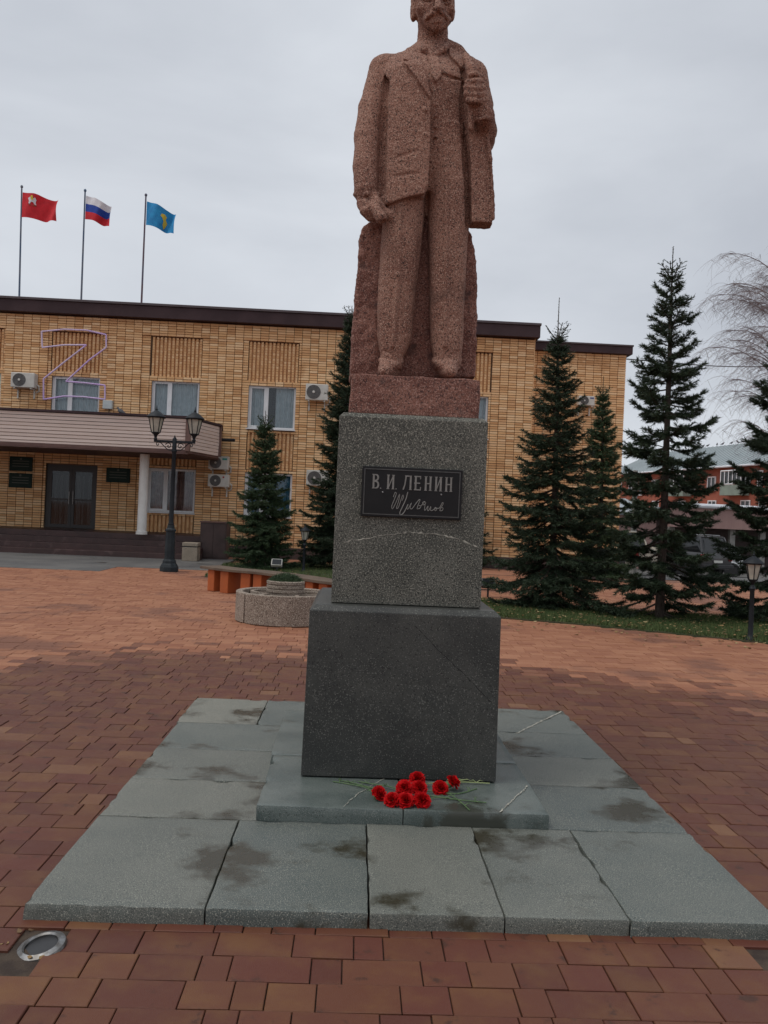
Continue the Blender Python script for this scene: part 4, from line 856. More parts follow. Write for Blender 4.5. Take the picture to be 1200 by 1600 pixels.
# concrete pole and cables
q = py(991, 830, 40.0); pt_ = py(993, 735, 40.0)
cp = thing('utility_pole', 'pale concrete utility pole left of the sparse tall spruce', 'pole', (q.x, 40, gh(q.x, 40)))
mb = MB(); mb.tube([(q.x, 40, gh(q.x, 40) - 0.2), (pt_.x, 40, pt_.z)], [0.17, 0.12], 8); part('shaft', mb, M['concrete'], cp, smooth=True)
mb = MB(); mb.obox((pt_.x, 39.9, pt_.z - 0.25), (1.2, 0.08, 0.10)); part('crossarm', mb, M['concrete'], cp)
for nm, pts, lab in (('overhead_cable', [(978, 561), (1040, 566), (1100, 571), (1160, 573), (1260, 572)], 'thin overhead cable running right from the wing of the building'),
                     ('overhead_cable', [(972, 672), (1010, 690), (1060, 706), (1120, 726)], 'thin low cable sloping down behind the sparse tall spruce')):
    Ys = [27.2, 30, 33, 36, 41]; mb = MB(); P_ = [py(u, v, Ys[i]) for i, (u, v) in enumerate(pts)]; mb.tube(catmull(P_, 5), 0.02, 5)
    solo(nm, mb, M['cable'], tuple(P_[0]), lab, 'cable', smooth=True)
# cars ------------------------------------------------------------
def wheel(t, x, y, r=0.36, w_=0.24):
    RY = Matrix.Rotation(R_(90), 3, 'Y'); mb = MB(); mb.lathe([(r * 0.62, -w_ / 2), (r * 0.93, -w_ / 2), (r, -w_ * 0.36), (r, w_ * 0.36), (r * 0.93, w_ / 2), (r * 0.62, w_ / 2)], (x, y, r), 24, M=RY)
    wh = part('wheel', mb, M['tyre'], t, smooth=True, local=True, label=None)
    mb = MB(); mb.lathe([(0.02, -w_ * 0.40), (r * 0.6, -w_ * 0.34), (r * 0.63, 0), (r * 0.6, w_ * 0.34), (0.02, w_ * 0.40)], (x, y, r), 20, M=RY); part('rim', mb, M['rim'], wh, smooth=True, local=True)
def xsec(mb, stations):
    """body from cross sections: (y, half width bottom, half width top, z bottom, z top)"""
    V = []
    for y, wb, wt, z0, z1 in stations: V += [(-wb * 0.92, y, z0), (-wb, y, z0 + (z1 - z0) * 0.25), (-(wb + wt) / 2, y, z0 + (z1 - z0) * 0.72), (-wt * 0.93, y, z1), (wt * 0.93, y, z1), ((wb + wt) / 2, y, z0 + (z1 - z0) * 0.72), (wb, y, z0 + (z1 - z0) * 0.25), (wb * 0.92, y, z0)]
    n = len(stations); F = [(i * 8 + q, i * 8 + (q + 1) % 8, (i + 1) * 8 + (q + 1) % 8, (i + 1) * 8 + q) for i in range(n - 1) for q in range(8)] + [tuple(range(8)), tuple(range((n - 1) * 8, n * 8))]
    mb.add(V, F); return mb
def car(kind, label, paint, loc, rot):
    """rear bumper at local y=0, nose towards +y"""
    t = thing({'pickup': 'pickup_truck', 'suv': 'parked_suv', 'car': 'parked_car'}[kind], label, {'pickup': 'pickup truck', 'suv': 'car', 'car': 'car'}[kind], loc, None, rot)
    W_ = 0.92 if kind != 'car' else 0.86; Lc = {'pickup': 5.2, 'suv': 4.7, 'car': 4.3}[kind]; bel = {'pickup': 1.12, 'suv': 1.10, 'car': 0.92}[kind]; top = {'pickup': 1.78, 'suv': 1.80, 'car': 1.48}[kind]; r = 0.38 if kind != 'car' else 0.31
    def P_(n, mb, m, par=t, **k): return part(n, mb, M[m], par, local=True, **k)
    mb = xsec(MB(), [(0.04, W_ * 0.93, W_ * 0.92, 0.48, bel - 0.02), (0.16, W_, W_ * 0.97, 0.36, bel), (Lc * 0.5, W_, W_ * 0.97, 0.32, bel), (Lc * 0.72, W_, W_ * 0.95, 0.32, bel - 0.03), (Lc - 0.4, W_ * 0.97, W_ * 0.86, 0.36, bel - 0.16), (Lc, W_ * 0.84, W_ * 0.74, 0.45, bel - 0.3)])
    body = P_('body', mb, paint, smooth=True, bevel=0.03)
    y0, y1, y2, y3 = {'pickup': (1.75, 1.95, 3.2, 3.9), 'suv': (0.10, 0.42, 3.0, 3.65), 'car': (0.35, 1.0, 2.5, 3.2)}[kind]
    mb = xsec(MB(), [(y0, W_ * 0.93, W_ * 0.90, bel - 0.02, bel + 0.02), (y1, W_ * 0.93, W_ * 0.74, bel - 0.02, top), (y2, W_ * 0.93, W_ * 0.74, bel - 0.02, top), (y3, W_ * 0.92, W_ * 0.88, bel - 0.02, bel + 0.02)])
    cab = P_('cabin', mb, 'carglass', smooth=True)
    mb = MB(); mb.bx(-W_ * 0.70, W_ * 0.70, y1 - 0.05, y2 + 0.05, top - 0.03, top + 0.025); P_('roof', mb, paint, bevel=0.02)
    for sx in (-1, 1):
        for (ya, za, xa), (yb, zb, xb) in (((y0, bel, 0.925), (y1, top - 0.01, 0.745)), ((y1 + (y2 - y1) * 0.45, bel, 0.935), (y1 + (y2 - y1) * 0.45, top - 0.01, 0.75)), ((y3, bel, 0.915), (y2, top - 0.01, 0.745))): mb = MB(); mb.tube([(sx * xa * W_, ya, za), (sx * xb * W_, yb, zb)], 0.045, 6); P_('pillar', mb, paint)
    if kind == 'pickup':
        mb = MB(); mb.bx(-W_ * 0.90, W_ * 0.90, 0.10, 0.16, bel, bel + 0.03); mb.bx(-W_ * 0.97, -W_ * 0.90, 0.10, 1.72, bel, bel + 0.05); mb.bx(W_ * 0.90, W_ * 0.97, 0.10, 1.72, bel, bel + 0.05); P_('bed_rail', mb, paint, bevel=0.01)
        mb = MB(); mb.bx(-W_ * 0.84, W_ * 0.84, 0.005, 0.05, 0.62, bel - 0.04); tg = P_('tailgate', mb, paint, bevel=0.02); mb = MB(); mb.bx(-0.14, 0.14, -0.012, 0.004, 0.93, 1.0); P_('handle', mb, 'black', tg)
    if kind == 'suv':
        mb = MB(); mb.add([(-W_ * 0.72, 0.13, bel + 0.08), (W_ * 0.72, 0.13, bel + 0.08), (W_ * 0.62, 0.33, top - 0.12), (-W_ * 0.62, 0.33, top - 0.12)], [(0, 1, 2, 3)]); P_('rear_window', mb, 'carglass')
        for sx in (-1, 1): mb = MB(); mb.tube([(sx * W_ * 0.62, y1 + 0.1, top + 0.07), (sx * W_ * 0.62, y2 - 0.1, top + 0.07)], 0.02, 6); P_('roof_rail', mb, 'rim', smooth=True)
    for sx in (-1, 1):
        mb = MB(); hh = 0.34 if kind == 'pickup' else 0.28; mb.bx(min(sx * W_ * 0.72, sx * W_ * 0.95), max(sx * W_ * 0.72, sx * W_ * 0.95), -0.005, 0.2, bel - 0.08 - hh, bel - 0.08); P_('tail_light', mb, 'taillight', bevel=0.03)
        mb = MB(); mb.bx(min(sx * W_ * 0.5, sx * W_ * 0.85), max(sx * W_ * 0.5, sx * W_ * 0.85), Lc - 0.25, Lc - 0.06, bel - 0.42, bel - 0.28); P_('headlight', mb, 'numplate', bevel=0.03)
        for yy in (0.95 if kind != 'car' else 0.75, Lc - 0.95):
            wheel(t, sx * (W_ - 0.12), yy, r)
            mb = MB(); P0 = [(sx * (W_ + 0.012), yy + (r + 0.07) * math.cos(a), r + (r + 0.07) * math.sin(a)) for a in np.linspace(-0.15, math.pi + 0.15, 12)]; mb.tube(P0, 0.045, 6); P_('wheel_arch', mb, paint if kind == 'pickup' else 'black')
            mb = MB(); RY = Matrix.Rotation(R_(90), 3, 'Y'); mb.lathe([(r + 0.045, 0), (r + 0.045, 0.012)], (sx * (W_ - 0.004) - 0.006, yy, r), 20, M=RY); P_('wheel_well', mb, 'black')
        mb = MB(); mb.obox((sx * (W_ + 0.1), y3 - 0.35, bel + 0.08), (0.2, 0.09, 0.16)); P_('mirror', mb, paint, bevel=0.02)
    mb = MB(); mb.bx(-W_ * 0.96, W_ * 0.96, -0.07, 0.12, 0.40, 0.58); P_('rear_bumper', mb, 'rim' if kind == 'pickup' else 'black', bevel=0.03)
    mb = MB(); mb.bx(-0.26, 0.26, -0.014 if kind != 'pickup' else -0.082, -0.006 if kind != 'pickup' else -0.072, 0.66 if kind != 'pickup' else 0.44, 0.77 if kind != 'pickup' else 0.55); P_('number_plate', mb, 'numplate')
    return t
c = py(1020, 880, 34.5); car('pickup', 'cream pickup truck parked tail-out, half hidden by the sparse tall spruce', 'cream_paint', (c.x, 34.5, gh(c.x, 34.5) - 0.03), R_(14))
c = py(1122, 880, 36.5); car('suv', 'dark SUV parked tail-out beside the cream pickup truck', 'dark_paint', (c.x, 36.5, gh(c.x, 36.5) - 0.03), R_(22))
c = py(1172, 870, 41.0); car('car', 'white car showing behind the dark SUV near the right edge', 'white_paint', (c.x, 41.0, gh(c.x, 41) - 0.03), R_(60))

# ================================================================== lawns, spruces, birch
def lawn(name, poly, zt):
    poly = [(p[0], p[1]) for p in poly]; mb = MB(); n = len(poly)
    mb.add([(x, y, zt) for x, y in poly] + [(x, y, -0.05) for x, y in poly], [tuple(range(n))] + [(i, (i + 1) % n, n + (i + 1) % n, n + i) for i in range(n)])
    return solo(name, mb, M['turf'], (0, 0, 0), kind='structure')
lawn('lawn', LAWN_R, 0.02); lawn('lawn_by_bench', LAWN_L, 0.02)
def scatter(poly, n, rng):
    poly = [(p[0], p[1]) for p in poly]; xs = [p[0] for p in poly]; ys = [p[1] for p in poly]; out = []
    while len(out) < n:
        x, y = rng.uniform(min(xs), max(xs)), rng.uniform(min(ys), max(ys))
        if inpoly(x, y, poly): out.append((x, y))
    return np.array(out)
def grass(poly, n, seed):
    r = random.Random(seed); B = scatter(poly, n, r); g = np.random.default_rng(seed)
    h_ = g.uniform(0.03, 0.085, n); a = g.uniform(0, 6.28, n); w_ = g.uniform(0.004, 0.007, n); ln = g.uniform(0, 0.05, n); b = g.uniform(0, 6.28, n)
    p = np.column_stack([B, np.full(n, 0.018)]); s = np.column_stack([np.cos(a) * w_, np.sin(a) * w_, np.zeros(n)])
    tip = p + np.column_stack([np.cos(b) * ln, np.sin(b) * ln, h_])
    V = np.stack([p - s, p + s, tip], 1).reshape(-1, 3); return V, np.arange(3 * n).reshape(-1, 3)
V1, F1 = grass(LAWN_R, 60000, 4); V2, F2 = grass(LAWN_L, 25000, 5)
o = link('grass', fastmesh('grass', np.concatenate([V1, V2]), np.concatenate([F1, F2 + len(V1)])), M['grass']); tag(o, 'short autumn grass on the lawns under the spruces', 'grass', kind='stuff')
def leaves(pts, seed, size=(0.03, 0.06), z=0.03):
    g = np.random.default_rng(seed); V = []; F = []
    for x, y, z_ in pts:
        s = g.uniform(*size); a = g.uniform(0, 6.28); R = Matrix.Rotation(a, 3, 'Z') @ Matrix.Rotation(g.uniform(-0.5, 0.5), 3, 'X'); o_ = len(V)
        sh = [(-1, 0, 0.1), (-0.35, -0.55, 0), (0.4, -0.5, 0.06), (1, 0, 0.22), (0.4, 0.5, 0.04), (-0.35, 0.55, 0.1)]
        V += [tuple(R @ Vector((q[0] * s / 2, q[1] * s / 2, q[2] * s)) + Vector((x, y, z_))) for q in sh]; F.append(tuple(range(o_, o_ + 6)))
    return np.array(V), np.array(F)
r_ = random.Random(8)
LP = [(x, y, 0.045 + r_.uniform(0, 0.03)) for x, y in scatter(LAWN_R, 900, r_)] + [(x, y, 0.045) for x, y in scatter(LAWN_L, 250, r_)]
for i in range(70):
    u = r_.uniform(0.02, 0.98); LP.append((2.4 + u * 3.4 + r_.uniform(-0.5, 0.3), 12.5 - u * 1.6 - abs(r_.gauss(0, 0.5)), 0.008))
NEAR = []
for i in range(22):   # near the missing pavers at the left corner
    NEAR.append((r_.uniform(H1[0], H1[1]), r_.uniform(H1[2] + 0.05, H1[3]), -0.012 + r_.uniform(0, 0.012)))
V_, F_ = leaves(LP, 3, (0.035, 0.075)); V2_, F2_ = leaves(NEAR, 4, (0.014, 0.032)); F_ = np.concatenate([F_, F2_ + len(V_)]); V_ = np.concatenate([V_, V2_])
o = link('fallen_leaves', fastmesh('fallen_leaves', V_, F_), M['leaf']); tag(o, 'dry yellow and brown leaves scattered over the lawn', 'leaves', kind='stuff')

def spruce(label, base, H, R, seed, per=6, dz=0.2, z0=0.10, leader=0.13, sparse=0.0, nl=0.05, nw=0.0085, dens=1.0, mt='needle', pw=0.85, up=0.0, lean=0.0, nd=1.0):
    g = np.random.default_rng(seed); r = random.Random(seed)
    t = thing('spruce', label, 'spruce tree', tuple(base), 'spruces round the square')
    tr = MB(); tr.tube([(0, 0, -0.08), (0, 0, H * 0.3), (lean * 0.5, 0, H * 0.7), (lean, 0, H * (1 - leader)), (lean, 0, H)], [0.0105 * H + 0.015, 0.0075 * H + 0.014, 0.0045 * H + 0.010, 0.011, 0.005], 9)
    wood = MB(); TW = []      # twigs: start, dir, length
    def bough(z, L, az, elev, tw=1.0):
        sag = 0.22 * L * (0.7 + 0.5 * r.random()) if L > 0.45 else 0.0; n = 7; pts = []
        cx = lean * min(1, z / H)
        for i in range(n):
            s = i / (n - 1); rad = s * L; zz = z + math.tan(elev) * rad - sag * math.sin(s * math.pi * 0.62) + 0.16 * L * s ** 3
            wob = 0.04 * L * math.sin(s * 5 + az * 3)
            pts.append(Vector((cx + math.cos(az) * rad - math.sin(az) * wob, math.sin(az) * rad + math.cos(az) * wob, zz)))
        wood.tube(pts, [0.006 + 0.012 * L * (1 - i / (n - 1)) for i in range(n)], 4, cap=False)
        k = max(4, int(L * 13 * dens))
        for i in range(k):
            s = (0.16 + 0.84 * (i + r.random() * 0.6) / k) if L > 0.5 else (0.05 + 0.95 * (i + 0.5) / k)
            if s > 1: s = 1
            if sparse and s < 0.3 + sparse * 0.3 * r.random(): continue
            f = s * (n - 1); j = min(n - 2, int(f)); p = pts[j].lerp(pts[j + 1], f - j); d = (pts[j + 1] - pts[j]).normalized(); side = Vector((-math.sin(az), math.cos(az), 0))
            l = (0.10 + 0.34 * L * (1 - s) ** 0.75 * (0.55 + 0.45 * min(1, s * 3))) * r.uniform(0.65, 1.15)
            for sg_ in (-1, 1):
                dd = (d * r.uniform(0.55, 0.95) + side * sg_ * r.uniform(0.6, 1.0) + Vector((0, 0, r.uniform(-0.32, 0.12)))).normalized(); TW.append((p, dd, l))
                if l > 0.16:
                    for q in range(max(1, int(l * 9))):
                        p2 = p + dd * l * r.uniform(0.15, 0.85); d2 = (dd + d * r.uniform(-0.1, 0.9) + side * r.uniform(-0.8, 0.8) + Vector((0, 0, r.uniform(-0.5, 0.25)))).normalized(); TW.append((p2, d2, l * r.uniform(0.3, 0.55)))
        for i in range(n - 1):
            if i >= 1 or L < 0.5: TW.append((pts[i], (pts[i + 1] - pts[i]).normalized(), (pts[i + 1] - pts[i]).length * 1.1))
    z = H * z0; ztop = H * (1 - leader)
    while z < ztop:
        f = (z - H * z0) / (ztop - H * z0); Lr = R * max(0.04, (1 - f)) ** pw
        if f < 0.08: Lr *= 0.8 + 2.5 * f
        n = per if f < 0.8 else max(4, per - 2); a0 = r.uniform(0, 6.28); gapf = r.random() < sparse * 0.5
        for k in range(n):
            if gapf and r.random() < 0.5: continue
            bough(z + r.uniform(-0.4, 0.4) * dz, Lr * r.uniform(0.62, 1.12) + 0.05, a0 + 6.283 * k / n + r.uniform(-0.3, 0.3), R_(-14 + 12 * up + 42 * f ** 1.4 + r.uniform(-5, 7)))
        z += dz * (1.0 - 0.45 * f) * r.uniform(0.8, 1.2)
    for k in range(5): bough(ztop, R * 0.09 + 0.10, 1.2566 * k + r.random(), R_(48))
    # leader shoot: bare with short needles
    for i in range(14): TW.append((Vector((lean, 0, ztop + (H - ztop) * i / 14)), Vector((0, 0, 1)), (H - ztop) / 14 * 0.8))
    S = np.array([tw[0][:] for tw in TW]); D = np.array([tw[1][:] for tw in TW]); Ls = np.array([tw[2] for tw in TW])
    cnt = np.maximum(5, (Ls / nl * 11 * nd).astype(int)); idx = np.repeat(np.arange(len(TW)), cnt); N = len(idx)
    s = g.uniform(0, 1, N); p = S[idx] + D[idx] * (s * Ls[idx])[:, None]; d = D[idx]
    rv = g.normal(size=(N, 3)); rv -= d * (rv * d).sum(1)[:, None]; rv /= np.linalg.norm(rv, axis=1)[:, None] + 1e-9
    rv[:, 2] *= 0.75
    dirn = d * g.uniform(0.45, 0.9, N)[:, None] + rv * g.uniform(0.45, 0.95, N)[:, None]; dirn /= np.linalg.norm(dirn, axis=1)[:, None]
    ln = g.uniform(0.7, 1.15, N) * nl; ln[p[:, 2] > ztop + 0.02] *= 0.35
    sd_ = np.cross(dirn, g.normal(size=(N, 3))); sd_ /= np.linalg.norm(sd_, axis=1)[:, None] + 1e-9
    V = np.stack([p - sd_ * nw / 2, p + sd_ * nw / 2, p + dirn * ln[:, None]], 1).reshape(-1, 3)
    part('trunk', tr, M['bark'], t, smooth=True, local=True); part('boughs', wood, M['bark'], t, local=True)
    c = link('crown', fastmesh('crown', V, np.arange(3 * N).reshape(-1, 3)), M[mt], t)
    return N
def spr(label, ub, vb, ut, vt, R, seed, **k):
    b = gz(ub, vb); tp = py(ut, vt, b.y); return spruce(label, (b.x, b.y, 0.0), tp.z, R, seed, lean=tp.x - b.x, **k)
NT = 0
NT += spr('small bright green spruce behind the curved bench', 410, 889, 415, 642, 0.98, 31, per=7, dz=0.16, leader=0.10, nl=0.07, nw=0.012, dens=1.15, mt='needle_lt', z0=0.05, pw=0.8, nd=1.25)
NT += spr('tall dark spruce left of the pedestal, behind the curved bench', 545, 890, 550, 478, 1.42, 32, per=8, dz=0.18, leader=0.05, nl=0.075, nw=0.013, dens=0.95, z0=0.04, pw=0.8, nd=1.1)
NT += spr('broad dark spruce on the lawn, nearest the pedestal on its right', 860, 952, 874, 465, 1.22, 33, per=8, dz=0.20, leader=0.14, nl=0.062, nw=0.011, dens=1.0, z0=0.05, pw=0.85, nd=1.1)
NT += spr('slim spruce standing behind the broad dark one', 935, 905, 943, 588, 1.0, 34, per=7, dz=0.20, leader=0.10, nl=0.085, nw=0.015, dens=0.9, mt='needle_lt', z0=0.05, pw=0.8, nd=1.2)
NT += spr('tallest spruce with open whorls and a visible trunk, right of centre', 1030, 970, 1052, 385, 1.02, 35, per=7, dz=0.26, leader=0.09, sparse=0.35, nl=0.07, nw=0.0125, dens=1.35, z0=0.04, pw=0.66, up=0.35, nd=1.5)
NT += spr('spruce cut by the right edge of the view, beside the garden lamp', 1222, 975, 1236, 470, 1.12, 36, per=7, dz=0.26, leader=0.09, sparse=0.2, nl=0.07, nw=0.0125, dens=1.3, z0=0.05, pw=0.6, up=0.4, nd=1.6)
NT += spr('small spruce mostly hidden behind the pedestal', 722, 884, 724, 700, 1.15, 37, per=7, dz=0.2, leader=0.1, nl=0.085, nw=0.014, dens=0.8, z0=0.05)
print('needles', NT)
# weeping birch beyond the right edge
def birch():
    b = py(1218, 870, 30.0); zb = gh(b.x, 30.0); top = py(1195, 400, 30.0).z; r = random.Random(9)
    t = thing('weeping_birch', 'bare weeping birch with hanging twigs at the right edge', 'birch tree', (b.x, 30.0, zb)); H = top - zb
    tr = MB(); tr.tube([(0, 0, -0.1), (0.05, 0, H * 0.35), (-0.1, 0, H * 0.65), (0, 0, H * 0.95)], [0.19, 0.15, 0.09, 0.02], 10); part('trunk', tr, M['birch_bark'], t, smooth=True, local=True)
    lb = MB(); tw = MB()
    def hang(p, d, l, rad):
        pts = [p]; q = p.copy(); v = Vector(d); n = max(3, int(l / 0.22))
        for i in range(n):
            v = (v + Vector((r.uniform(-0.14, 0.14), r.uniform(-0.14, 0.14), -0.30))).normalized(); q = q + v * (l / n); pts.append(q.copy())
        tw.tube(pts, [rad * (1 - 0.75 * i / n) for i in range(n + 1)], 3, cap=False); return pts
    for i in range(60):
        z = H * r.uniform(0.34, 0.95); az = r.uniform(0, 6.28); L = (0.9 + 1.9 * (1 - abs(z / H - 0.5))) * r.uniform(0.7, 1.1); pts = []; n = 7
        for k in range(n):
            s = k / (n - 1); pts.append(Vector((math.cos(az) * L * s, math.sin(az) * L * s, z + L * (1.35 * s - 0.75 * s * s) + 0.05 * r.random())))
        lb.tube(pts, [0.02 * (1 - k / n) + 0.005 for k in range(n)], 5, cap=False)
        for k in range(30):
            s = r.uniform(0.25, 1.0); f = s * (n - 1); j = min(n - 2, int(f)); p = pts[j].lerp(pts[j + 1], f - j)
            h_ = hang(p, (math.cos(az) * 0.5 + r.uniform(-0.5, 0.5), math.sin(az) * 0.5 + r.uniform(-0.5, 0.5), 0.35), r.uniform(0.5, 1.6), 0.0055)
            for m in range(3):
                q = h_[r.randrange(1, len(h_))]; hang(q, (r.uniform(-1, 1), r.uniform(-1, 1), 0.0), r.uniform(0.35, 0.9), 0.0045)
    part('limbs', lb, M['birch_twig'], t, local=True); part('crown', tw, M['birch_twig'], t, local=True, label='bare hanging twigs')
birch()

# ================================================================== the statue: one implicit solid, polygonised
YC = 4.923
def P(u, v, dy=0.0): return py(u, v, YC + dy)
PXM = YC / FPX
class Field:
    def __init__(s, lo, hi, h):
        s.h = h; s.lo = np.array(lo, float)
        s.ax = [np.arange(lo[i], hi[i], h) for i in range(3)]
        s.F = np.full([len(a) for a in s.ax], 1.0, np.float32)
    def sub(s, lo, hi):
        sl = tuple(slice(max(0, int((lo[i] - s.lo[i]) / s.h)), max(1, min(len(s.ax[i]), int((hi[i] - s.lo[i]) / s.h) + 2))) for i in range(3))
        x, y, z = [s.ax[i][sl[i]].astype(np.float32) for i in range(3)]
        return sl, x[:, None, None], y[None, :, None], z[None, None, :]
    def add(s, fn, lo, hi, k=0.02):
        sl, x, y, z = s.sub(lo, hi); b = fn(x, y, z); a = s.F[sl]
        h_ = np.clip(0.5 + 0.5 * (b - a) / k, 0, 1); s.F[sl] = b + (a - b) * h_ - k * h_ * (1 - h_)
    def cut(s, fn, lo, hi, k=0.01):
        sl, x, y, z = s.sub(lo, hi); b = -fn(x, y, z); a = s.F[sl]
        h_ = np.clip(0.5 - 0.5 * (b - a) / k, 0, 1); s.F[sl] = b + (a - b) * h_ + k * h_ * (1 - h_)
    # primitives -------------------------------------------------
    def cap(s, a, b, ra, rb=None, k=0.02, cut=False, flat=1.0):
        rb = ra if rb is None else rb; a = np.array(a); b = np.array(b); m = max(ra, rb) * max(1, 1 / flat) + k + 0.02; ab = b - a; L2 = max(float(ab @ ab), 1e-9)
        def fn(x, y, z):
            px, py_, pz = x - a[0], y - a[1], z - a[2]
            t = np.clip((px * ab[0] + py_ * ab[1] + pz * ab[2]) / L2, 0, 1)
            return np.sqrt((px - t * ab[0]) ** 2 + ((py_ - t * ab[1]) * flat) ** 2 + (pz - t * ab[2]) ** 2) - (ra + (rb - ra) * t)
        (s.cut if cut else s.add)(fn, np.minimum(a, b) - m, np.maximum(a, b) + m, k)
    def chain(s, pts, rs, k=0.02, cut=False, flat=1.0):
        for i in range(len(pts) - 1): s.cap(pts[i], pts[i + 1], rs[i], rs[i + 1], k, cut, flat)
    def ell(s, c, r, k=0.02, cut=False, M=None):
        c = np.array(c); r = np.array(r); m = max(r) + k + 0.02
        def fn(x, y, z):
            p = [x - c[0], y - c[1], z - c[2]]
            if M is not None: p = [M[0][i] * p[0] + M[1][i] * p[1] + M[2][i] * p[2] for i in range(3)]
            q = np.sqrt((p[0] / r[0]) ** 2 + (p[1] / r[1]) ** 2 + (p[2] / r[2]) ** 2); return (q - 1) * min(r)
        (s.cut if cut else s.add)(fn, c - m, c + m, k)
    def loft(s, rows, p=2.4, k=0.02, pd=0.0, dig=False):
        fn, lo, hi = loft_fn(rows, p, pd); (s.cut if dig else s.add)(fn, lo - k - 0.03, hi + k + 0.03, k); return fn
def loft_fn(rows, p=2.4, pd=0.0):
    """rows: (v, uL, uR, depth centre, half depth) -> solid of superelliptic sections"""
    T = []
    for v, uL, uR, cy, hy in rows:
        a, b = P(uL, v, pd), P(uR, v, pd); T.append(((a.z + b.z) / 2, (a.x + b.x) / 2, (b.x - a.x) / 2, YC + cy, hy))
    T.sort(); T = np.array(T); zs = T[:, 0]
    def fn(x, y, z):
        zz = z.ravel(); cx, hx, cy, hy = [np.interp(zz, zs, T[:, i]).astype(np.float32)[None, None, :] for i in (1, 2, 3, 4)]
        q = (np.abs((x - cx) / hx) ** p + np.abs((y - cy) / hy) ** p) ** (1 / p)
        d = (q - 1) * np.minimum(hx, hy)
        return np.maximum(d, np.maximum(zs[0] - z, z - zs[-1]).astype(np.float32))
    lo = np.array([(T[:, 1] - T[:, 2]).min(), (T[:, 3] - T[:, 4]).min(), zs[0]]); hi = np.array([(T[:, 1] + T[:, 2]).max(), (T[:, 3] + T[:, 4]).max(), zs[-1]])
    return fn, lo, hi
def poly_sd(pts):
    pts = np.array(pts, np.float32)
    def fn(x, z):
        d = np.full(np.broadcast(x, z).shape, 1e9, np.float32); ins = np.zeros(d.shape, bool); n = len(pts)
        for i in range(n):
            a, b = pts[i], pts[(i + 1) % n]; e = b - a; wx, wz = x - a[0], z - a[1]
            t = np.clip((wx * e[0] + wz * e[1]) / (e @ e + 1e-12), 0, 1); d = np.minimum(d, (wx - t * e[0]) ** 2 + (wz - t * e[1]) ** 2)
            c = ((a[1] > z) != (b[1] > z)); xi = a[0] + (z - a[1]) * e[0] / (e[1] if abs(e[1]) > 1e-9 else 1e-9); ins ^= (c & (x < xi))
        d = np.sqrt(d); return np.where(ins, -d, d)
    return fn
def pxpoly(pts, dy): return [(P(u, v, dy).x, P(u, v, dy).z) for u, v in pts]
def surface_nets(F, lo, h):
    S = F < 0; nx, ny, nz = F.shape
    cnt = np.zeros((nx - 1, ny - 1, nz - 1), np.int8)
    for i in (0, 1):
        for j in (0, 1):
            for k in (0, 1): cnt += S[i:nx - 1 + i, j:ny - 1 + j, k:nz - 1 + k]
    C = np.argwhere((cnt > 0) & (cnt < 8)); idx = np.full(cnt.shape, -1, np.int32); idx[tuple(C.T)] = np.arange(len(C))
    acc = np.zeros((len(C), 3)); num = np.zeros(len(C))
    for ax in range(3):
        o1, o2 = [(ax + 1) % 3, (ax + 2) % 3]
        for p in (0, 1):
            for q in (0, 1):
                a = C.copy(); a[:, o1] += p; a[:, o2] += q; b = a.copy(); b[:, ax] += 1
                fa, fb = F[tuple(a.T)], F[tuple(b.T)]; cr = (fa < 0) != (fb < 0); t = np.where(cr, fa / np.where(cr, fa - fb, 1), 0)
                pt = a.astype(float); pt[:, ax] += t; acc += pt * cr[:, None]; num += cr
    V = lo + h * (acc / num[:, None]); Q = []
    for ax in range(3):
        o1, o2 = [(ax + 1) % 3, (ax + 2) % 3]
        sa = [slice(None)] * 3; sb = [slice(None)] * 3; sa[ax] = slice(0, -1); sb[ax] = slice(1, None)
        A, B = S[tuple(sa)], S[tuple(sb)]; E_ = np.argwhere(A != B); E_ = E_[(E_[:, o1] > 0) & (E_[:, o2] > 0) & (E_[:, o1] < F.shape[o1] - 1) & (E_[:, o2] < F.shape[o2] - 1)]
        inside = A[tuple(E_.T)]; c = []
        for p, q in ((1, 1), (0, 1), (0, 0), (1, 0)):
            e = E_.copy(); e[:, o1] -= p; e[:, o2] -= q; c.append(idx[tuple(e.T)])
        c = np.array(c).T; c[~inside] = c[~inside][:, ::-1]; Q.append(c)
    return V, np.concatenate(Q)
def vnoise(Pt, f, seed):
    """trilinear lattice noise in -1..1"""
    r = np.random.default_rng(seed); T = r.uniform(-1, 1, (32, 32, 32)); q = Pt * f; i = np.floor(q).astype(int); t = q - i; t = t * t * (3 - 2 * t); o = 0
    for a in (0, 1):
        for b in (0, 1):
            for c in (0, 1):
                wgt = (t[:, 0] if a else 1 - t[:, 0]) * (t[:, 1] if b else 1 - t[:, 1]) * (t[:, 2] if c else 1 - t[:, 2])
                o = o + wgt * T[(i[:, 0] + a) % 32, (i[:, 1] + b) % 32, (i[:, 2] + c) % 32]
    return o
def roughen(V, Q, layers):
    n = np.zeros_like(V); a, b, c = V[Q[:, 0]], V[Q[:, 1]], V[Q[:, 2]]; fn = np.cross(b - a, c - a)
    for i in range(4): np.add.at(n, Q[:, i], fn)
    n /= np.maximum(np.linalg.norm(n, axis=1), 1e-9)[:, None]
    for f, amp, seed in layers: V = V + n * (amp * vnoise(V, f, seed))[:, None]
    return V

